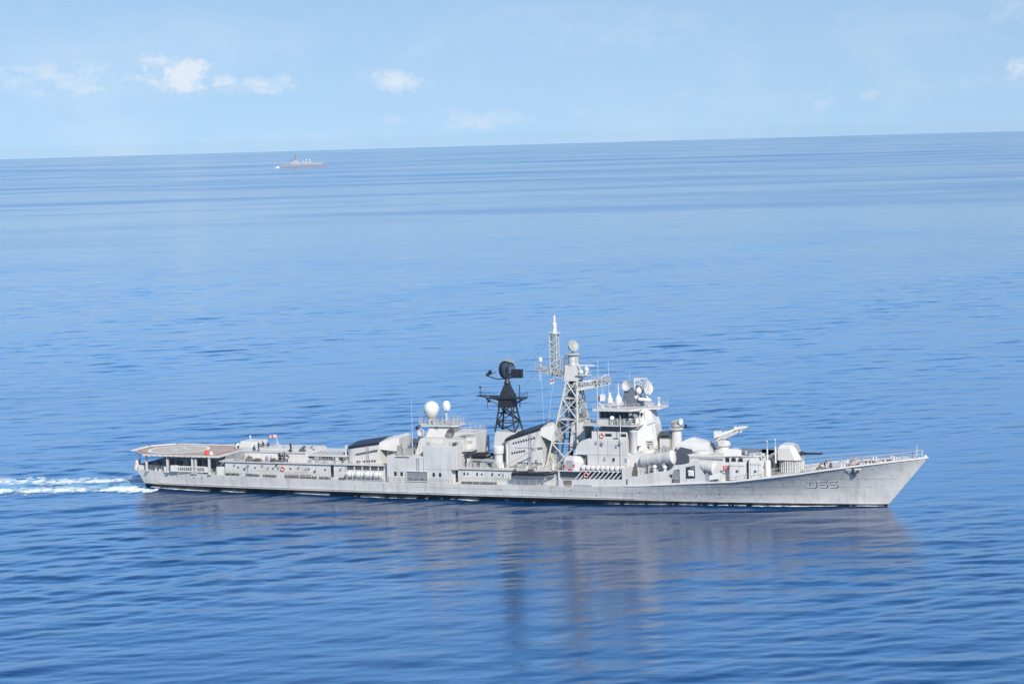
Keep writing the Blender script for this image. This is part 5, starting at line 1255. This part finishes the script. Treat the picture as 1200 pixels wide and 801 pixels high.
heap('net_heap', 26.4, -5.9, 5.55, .95, .55, .5, BROWN, 'low dark brown heap of netting on the after deck next to the olive cover', 'netting', 2)
heap('net_heap', 29.7, -5.9, 5.55, .7, .5, .55, BROWN, 'dark brown netting heaped on deck beside the group of standing men', 'netting', 3)
o = MB().frustum((-.34, .34, -.3, .3), (-.28, .30, -.25, .25), 0, .9).build('storage_bag', ORANGE, None, bevel=.12); tag(o, 'bright orange red bundle standing at the forward edge of the landing deck', 'bundle'); aboard(o, 16.3, -6.2, 6.515)
heap('storage_bag', 17.2, -6.1, 6.515, .35, .3, .6, BEIGE, 'small beige bundle next to the orange red one on the landing deck', 'bundle', 5)
o = MB().lathe([(.15, -.95), (.42, -.85), (.5, -.3), (.46, .3), (.5, .7), (.3, .95), (.1, 1.0)], (0, 0, 0), (.25, 0, 1), 14).build('fender', BEIGE, None, smooth=True)
tag(o, 'pale beige padded roll hanging outside the stern rail', 'fender'); aboard(o, 0.75, -4.4, 4.0)
MB().loft([[(97.9, -7.35, 4.9), (98.6, -7.35, 4.9), (98.6, -6.8, 4.9), (97.9, -6.8, 4.9)], [(97.85, -7.3, 5.6), (98.7, -7.3, 5.6), (98.6, -6.8, 5.6), (97.9, -6.8, 5.6)], [(98.15, -7.2, 7.2), (98.45, -7.2, 7.2), (98.4, -6.95, 7.2), (98.2, -6.95, 7.2)]]).build('covered_mounting', material('olive_cover', (.10, .095, .08), .85, grime=.3, gscale=2), ship, smooth=True)
MB().box(97.6, 99.0, -7.5, -6.5, 4.75, 4.9).build('mounting_step', PALE, ship)

# ------------------------------------------------------------------ crew
def person_mesh(pose, cloth, trousers, rgt=1):
    """one continuous skinned body; returns mesh with materials cloth, trousers, skin, boots"""
    J = {}
    if pose == 'stand':
        J = dict(pel=(0, 0, .95), wai=(0, 0, 1.12), che=(.02, 0, 1.33), nec=(.02, 0, 1.50), hea=(.05, 0, 1.64), top=(.05, 0, 1.74),
                 shl=(.02, .20, 1.42), ell=(.03, .27, 1.16), hal=(.14, .26, .93), shr=(.02, -.20, 1.42), elr=(-.02, -.27, 1.16), har=(.12, -.27, .92),
                 hil=(0, .10, .92), knl=(.04, .11, .50), anl=(0, .12, .08), tol=(.16, .13, .04), hir=(0, -.10, .92), knr=(.01, -.11, .50), anr=(-.05, -.12, .08), tor=(.11, -.13, .04))
    elif pose == 'bend':
        J = dict(pel=(-.12, 0, .90), wai=(-.02, 0, 1.05), che=(.16, 0, 1.20), nec=(.30, 0, 1.32), hea=(.42, 0, 1.40), top=(.50, 0, 1.46),
                 shl=(.20, .20, 1.26), ell=(.36, .26, 1.04), hal=(.54, .16, .92), shr=(.20, -.20, 1.26), elr=(.36, -.26, 1.04), har=(.54, -.16, .90),
                 hil=(-.10, .11, .88), knl=(.06, .15, .50), anl=(-.02, .17, .08), tol=(.14, .19, .04), hir=(-.10, -.11, .88), knr=(.14, -.15, .49), anr=(.06, -.17, .08), tor=(.22, -.18, .04))
    else:
        J = dict(pel=(-.10, 0, .36), wai=(-.06, 0, .52), che=(.06, 0, .70), nec=(.14, 0, .84), hea=(.22, 0, .95), top=(.25, 0, 1.04),
                 shl=(.08, .19, .77), ell=(.24, .26, .58), hal=(.44, .16, .52), shr=(.08, -.19, .77), elr=(.24, -.26, .58), har=(.44, -.16, .50),
                 hil=(-.06, .11, .34), knl=(.34, .19, .48), anl=(.12, .18, .08), tol=(.28, .20, .04), hir=(-.06, -.11, .34), knr=(.34, -.19, .46), anr=(.10, -.18, .08), tor=(.26, -.20, .04))
    E_ = [('pel', 'wai'), ('wai', 'che'), ('che', 'nec'), ('nec', 'hea'), ('hea', 'top'), ('che', 'shl'), ('shl', 'ell'), ('ell', 'hal'), ('che', 'shr'), ('shr', 'elr'), ('elr', 'har'),
          ('pel', 'hil'), ('hil', 'knl'), ('knl', 'anl'), ('anl', 'tol'), ('pel', 'hir'), ('hir', 'knr'), ('knr', 'anr'), ('anr', 'tor')]
    RD = dict(pel=.15, wai=.135, che=.165, nec=.062, hea=.105, top=.075, shl=.075, ell=.052, hal=.042, shr=.075, elr=.052, har=.042, hil=.10, knl=.07, anl=.052, tol=.045, hir=.10, knr=.07, anr=.052, tor=.045)
    ks = list(J); me = bpy.data.meshes.new('tmp'); me.from_pydata([J[k] for k in ks], [(ks.index(a), ks.index(b2)) for a, b2 in E_], [])
    o = bpy.data.objects.new('tmp', me); COL.objects.link(o)
    o.modifiers.new('s', 'SKIN'); o.modifiers.new('d', 'SUBSURF').levels = 1
    sv = me.skin_vertices[0].data
    for i, k in enumerate(ks): sv[i].radius = (RD[k], RD[k]); sv[i].use_root = (k == 'pel')
    dg = bpy.context.evaluated_depsgraph_get(); out = bpy.data.meshes.new_from_object(o.evaluated_get(dg))
    bpy.data.objects.remove(o); bpy.data.meshes.remove(me)
    out.materials.clear()
    for q in (cloth, trousers, SKIN, BLACK, HAIR): out.materials.append(q)
    P_ = {k: Vector(v) for k, v in J.items()}
    groups = [(0, ('wai', 'che', 'shl', 'shr', 'ell', 'elr')), (1, ('pel', 'hil', 'hir', 'knl', 'knr')), (2, ('hea', 'nec', 'hal', 'har')), (3, ('anl', 'anr', 'tol', 'tor')), (4, ('top',))]
    lut = [(P_[k], gi) for gi, kk in groups for k in kk]
    for f in out.polygons:
        f.use_smooth = True; f.material_index = min(lut, key=lambda q: (f.center-q[0]).length)[1]
    return out
PM = {}
def person(X, Y, Z, turn, pose, cloth, trousers, label, cap=None):
    k = (pose, cloth.name, trousers.name)
    if k not in PM: PM[k] = person_mesh(pose, cloth, trousers)
    o = bpy.data.objects.new('person', PM[k]); COL.objects.link(o); tag(o, label, 'person', 'crew on deck'); aboard(o, X, Y, Z, rad(turn))
    top = {'stand': (.05, 0, 1.72), 'bend': (.47, 0, 1.46), 'crouch': (.24, 0, 1.02)}[pose]
    if cap: MB().lathe([(.125, -.04), (.13, .03), (.10, .09), (.02, .11)], top, n=14).build('cap', cap, o, smooth=True)
person(25.5, -3.5, 7.0, 180, 'stand', NAVY, NAVY, 'person in blue overalls standing upright at the edge of the after roof')
person(24.45, -3.55, 7.0, 10, 'crouch', NAVY, NAVY, 'person in blue overalls crouching next to the standing one in blue at the roof edge', NAVY)
person(23.7, .5, 7.0, -60, 'crouch', YELLOW, NAVY, 'person in a yellow vest crouching beside the pale cabin', WHITE)
person(24.5, .3, 7.25, -100, 'crouch', NAVY, NAVY, 'person in dark blue crouching right next to the yellow vest', NAVY)
person(25.5, .4, 7.25, 170, 'crouch', BLUE, NAVY, 'person in blue crouching alone near the windsock post')
person(30.75, -5.8, 5.55, -20, 'stand', BLACKCLOTH, BLACKCLOTH, 'person in black standing leftmost of the group beside the pale screen')
person(31.75, -5.7, 5.55, 200, 'stand', BLACKCLOTH, BLACKCLOTH, 'person in black standing in the middle of the group beside the pale screen', BLACKCLOTH)
person(32.55, -5.9, 5.55, 190, 'bend', BLACKCLOTH, BLACKCLOTH, 'person in black bending forward, rightmost of the group beside the pale screen')
person(31.3, -6.2, 5.55, 60, 'bend', BLACKCLOTH, NAVY, 'person in black and blue bending over between the two standing in black')
person(31.9, -3.4, 7.0, 240, 'stand', BLACKCLOTH, BLACKCLOTH, 'person in black standing on the roof above the group')
person(28.3, -5.9, 5.55, 120, 'crouch', material('pink_cloth', (.42, .16, .16), .8), NAVY, 'person in a reddish shirt crouching on the after deck')
person(29.0, -5.8, 5.55, 60, 'crouch', material('pale_blue_cloth', (.30, .36, .55), .8), NAVY, 'person in a pale blue shirt crouching between netting heaps')
person(128.9, -3.4, deck_z(128.9), 10, 'crouch', BLACKCLOTH, BLACKCLOTH, 'person in black crouching on the forecastle behind the one in a red cap', BLACK)
person(129.8, -3.1, deck_z(129.8), -20, 'bend', BLACKCLOTH, BLACKCLOTH, 'person in black with a red cap bending over on the forecastle', RED)
person(130.9, -3.2, deck_z(130.9), 170, 'crouch', BLACKCLOTH, NAVY, 'person in dark blue trousers crouching on the forecastle in front of the red cap')

# ------------------------------------------------------------------ second ship near the horizon
FS = material('far_ship_grey', (.25, .275, .31), .6); FD2 = material('far_ship_dark', (.14, .14, .16), .6)
far = thing('warship', 'small pale grey warship far off near the horizon', 'warship', (-500.0, 5870.0, -2.7), rad(180+6)); far.scale = (.93, .93, 1.12)
b = MB(); rr = []
for x, wd, zt, zb in ((-66, 5.5, 5.0, -2), (-50, 6.8, 4.8, -2), (0, 7.4, 5.2, -2), (35, 6.2, 6.4, -2), (55, 3.0, 7.8, -2), (67, .2, 9.0, -2)):
    sh_ = -5 if x > 60 else 0; rr.append([(x+sh_, -wd*.75, zb), (x, -wd, zt), (x, wd, zt), (x+sh_, wd*.75, zb)])
b.loft(rr).build('hull', FS, far)
b = MB().frustum((4, 34, -6.4, 6.4), (8, 30, -5, 5), 5.4, 11.5); b.build('bridge_house', FS, far)
MB().frustum((12, 28, -4.6, 4.6), (14, 24, -4, 4), 11.5, 15.5).build('bridge', FS, far)
MB().frustum((-28, 3.5, -6, 6), (-26, 3, -5, 5), 5.2, 10.5).build('midship_house', FS, far)
MB().frustum((-52, -28.5, -6, 6), (-50, -29, -5.4, 5.4), 4.9, 9.0).build('hangar', FS, far)
MB().box(-64, -46, -6.4, -6.2, 2.2, 4.4).build('quarterdeck_opening', FD2, far)
MB().frustum((18, 22, -1.5, 1.5), (19, 21, -.8, .8), 15.5, 27).build('mast', FD2, far)
MB().box(17, 24, -.6, .6, 22, 23).build('yard', FS, far)
MB().frustum((-4, 2, -3, 3), (-3, 2, -2.4, 2.4), 10.5, 15).build('funnel', FS, far)
MB().frustum((27, 31, -2.6, 2.6), (27.5, 30.5, -2, 2), 11.5, 18).build('director_tower', FD2, far)
for x in (-9, -18): b = MB().ball((x, 0, 14.2), 2.0); b.tube((x, 0, 10.4), (x, 0, 13), .9); b.build('radome', WHITE, far, smooth=True)
MB().box(40, 45, -2, 2, 6.4, 10).build('gun_turret', FS, far)

# ------------------------------------------------------------------ foam: wake astern, waterline, bow of the far ship
def vnoise(x, y, seed):
    def h(i, j):
        v = np.sin(i*127.1+j*311.7+seed*74.7)*43758.5453; return v-np.floor(v)
    xi, yi = np.floor(x), np.floor(y); fx, fy = x-xi, y-yi; fx = fx*fx*(3-2*fx); fy = fy*fy*(3-2*fy)
    return (h(xi, yi)*(1-fx)+h(xi+1, yi)*fx)*(1-fy)+(h(xi, yi+1)*(1-fx)+h(xi+1, yi+1)*fx)*fy
def fbm(x, y, seed, o=4):
    s = 0; a = .5
    for k in range(o): s = s+a*vnoise(x*2**k, y*2**k, seed+k); a *= .5
    return s/.9375
def foam_sheet(name, X0, X1, Y0, Y1, dx, dy, fn, mat, lift, label=None):
    xs, ys = np.arange(X0, X1, dx), np.arange(Y0, Y1, dy)
    gx_, gy_ = np.meshgrid(xs, ys, indexing='ij')
    keep, rise = fn(gx_, gy_)
    wx = SHIP_O[0]+gx_*U[0]+gy_*V[0]; wy = SHIP_O[1]+gx_*U[1]+gy_*V[1]
    z = sea_height(wx, wy, np.full_like(wx, .45))-(wx**2+wy**2)/(2*R_EARTH)+lift+rise
    n, m2 = gx_.shape; idx = np.full(n*m2, -1); fl = keep[:-1, :-1] & keep[1:, :-1] & keep[:-1, 1:]
    I, Jx = np.nonzero(fl); a = I*m2+Jx; F = np.stack([a, a+m2, a+m2+1, a+1], 1)
    used = np.unique(F); idx[used] = np.arange(len(used))
    me = bpy.data.meshes.new(name); me.from_pydata(np.stack([wx.ravel()[used], wy.ravel()[used], z.ravel()[used]], 1).tolist(), [], idx[F].tolist())
    me.materials.append(mat); me.polygons.foreach_set('use_smooth', [True]*len(me.polygons))
    o = bpy.data.objects.new(name, me); COL.objects.link(o); o['kind'] = 'stuff'
    if label: o['label'] = label
    return o
FOAM = material('foam_white', (.70, .74, .78), .6)
CHURN = material('churned_water', (.12, .30, .40), .3)
def streak(gx_, gy_, pts, w0, w1):
    xs = [p_[0] for p_ in pts][::-1]; ys = [p_[1] for p_ in pts][::-1]
    c = np.interp(gx_, xs, ys); tt_ = np.clip(-gx_/60, 0, 1)
    return 1-np.abs(gy_-c)/(w0+(w1-w0)*tt_)
LOW = [(7, -7.6), (3, -8.0), (-3, -8.4), (-9, -10.5), (-16, -13.0), (-26, -16.0), (-45, -23), (-80, -37)]
UPP = [(3.0, 4.5), (-4, 4.6), (-9, 1.0), (-14, -1), (-21, -2.2), (-32, -4.8), (-50, -11), (-80, -22)]
def wake_level(gx_, gy_):
    a = np.maximum(streak(gx_, gy_, LOW, 4.6, 9.5)*1.35, streak(gx_, gy_, UPP, 5.0, 8.0)*1.0)
    n1 = fbm(gx_*.22, gy_*.20, 3); n2 = fbm(gx_*.9, gy_*.55, 9, 4); n3 = fbm(gx_*2.6, gy_*1.1, 17, 2)
    decay = np.clip(1.05+gx_/95, .25, 1.05)
    v = np.clip(a, -.6, .9)*decay+(n1-.5)*.9+(n2-.5)*1.2+(n3-.5)*1.3
    hull = (gx_ > 2.2) & (gy_ > -7.2)
    return v, a, hull, np.clip(v, 0, 1.3)*.10*np.clip(1+gx_/60, .12, 1)*(n2*1.0+n3*.6)
def wake_white(gx_, gy_):
    v, a, hull, up_ = wake_level(gx_, gy_); return (v > .46) & (a > -.45) & ~hull, up_
def wake_froth(gx_, gy_):
    v, a, hull, up_ = wake_level(gx_, gy_); return (v > .14) & (a > -.5) & ~hull, up_*.5
def wake_churn(gx_, gy_):
    c = streak(gx_, gy_, [(3, -1.5), (-9, -5.0), (-16, -7.0), (-26, -9.6), (-45, -18), (-80, -31)], 8.5, 12)
    v = np.clip(c, -.8, .6)*1.1+(fbm(gx_*.12, gy_*.16, 21)-.5)*2.0+(fbm(gx_*.6, gy_*.4, 51)-.5)*1.6+(fbm(gx_*2.2, gy_*.9, 61, 2)-.5)*.8
    return (v > .22) & (gx_ < 2.0), np.zeros_like(gx_)
foam_sheet('wake_churn', -80, 3, -48, 12, .30, .30, wake_churn, CHURN, .025)
foam_sheet('wake_froth', -80, 7, -50, 12, .22, .22, wake_froth, material('froth_pale', (.34, .47, .56), .5), .038)
foam_sheet('wake_foam', -80, 7, -50, 12, .22, .22, wake_white, FOAM, .05)
HBX = np.linspace(3.0, 139.3, 160); HBY = np.array([hull_y(x, .15) for x in HBX])
def edge_white(gx_, gy_):
    d = -gy_-np.interp(gx_, HBX, HBY)
    n1 = fbm(gx_*.22, gy_*.5, 31); n2 = fbm(gx_*1.4, gy_*1.2, 33, 3)
    strong = .26+.30*np.clip((gx_-108)/14, 0, 1)*np.clip((134-gx_)/8, 0, 1)+.22*np.clip((30-gx_)/25, 0, 1)
    wdt = .35+.75*strong
    v = strong*1.0-np.abs(d-.25)/wdt*.6+(n1-.5)*1.3+(n2-.5)*.7
    return (v > .12) & (d > -.15) & (d < 1.6), .05+.15*n2*strong
foam_sheet('hull_foam', 4, 139.5, -9.6, -.0, .2, .12, edge_white, FOAM, .03)
def far_splash(gx_, gy_): return np.hypot(gx_, gy_) < 5+2*np.sin(gx_*2), np.clip(2.4-.35*np.hypot(gx_, gy_), 0, 3)
b = MB(); b.ball((66, 0, 0), 4.5, .5); b.ball((60, -5, 0), 3.5, .45); b.ball((71, -1, 0), 3, .35)
fo = b.build('bow_foam', FOAM, None, smooth=True); fo['kind'] = 'stuff'; fo.location = far.location; fo.rotation_euler = far.rotation_euler; fo.scale = far.scale
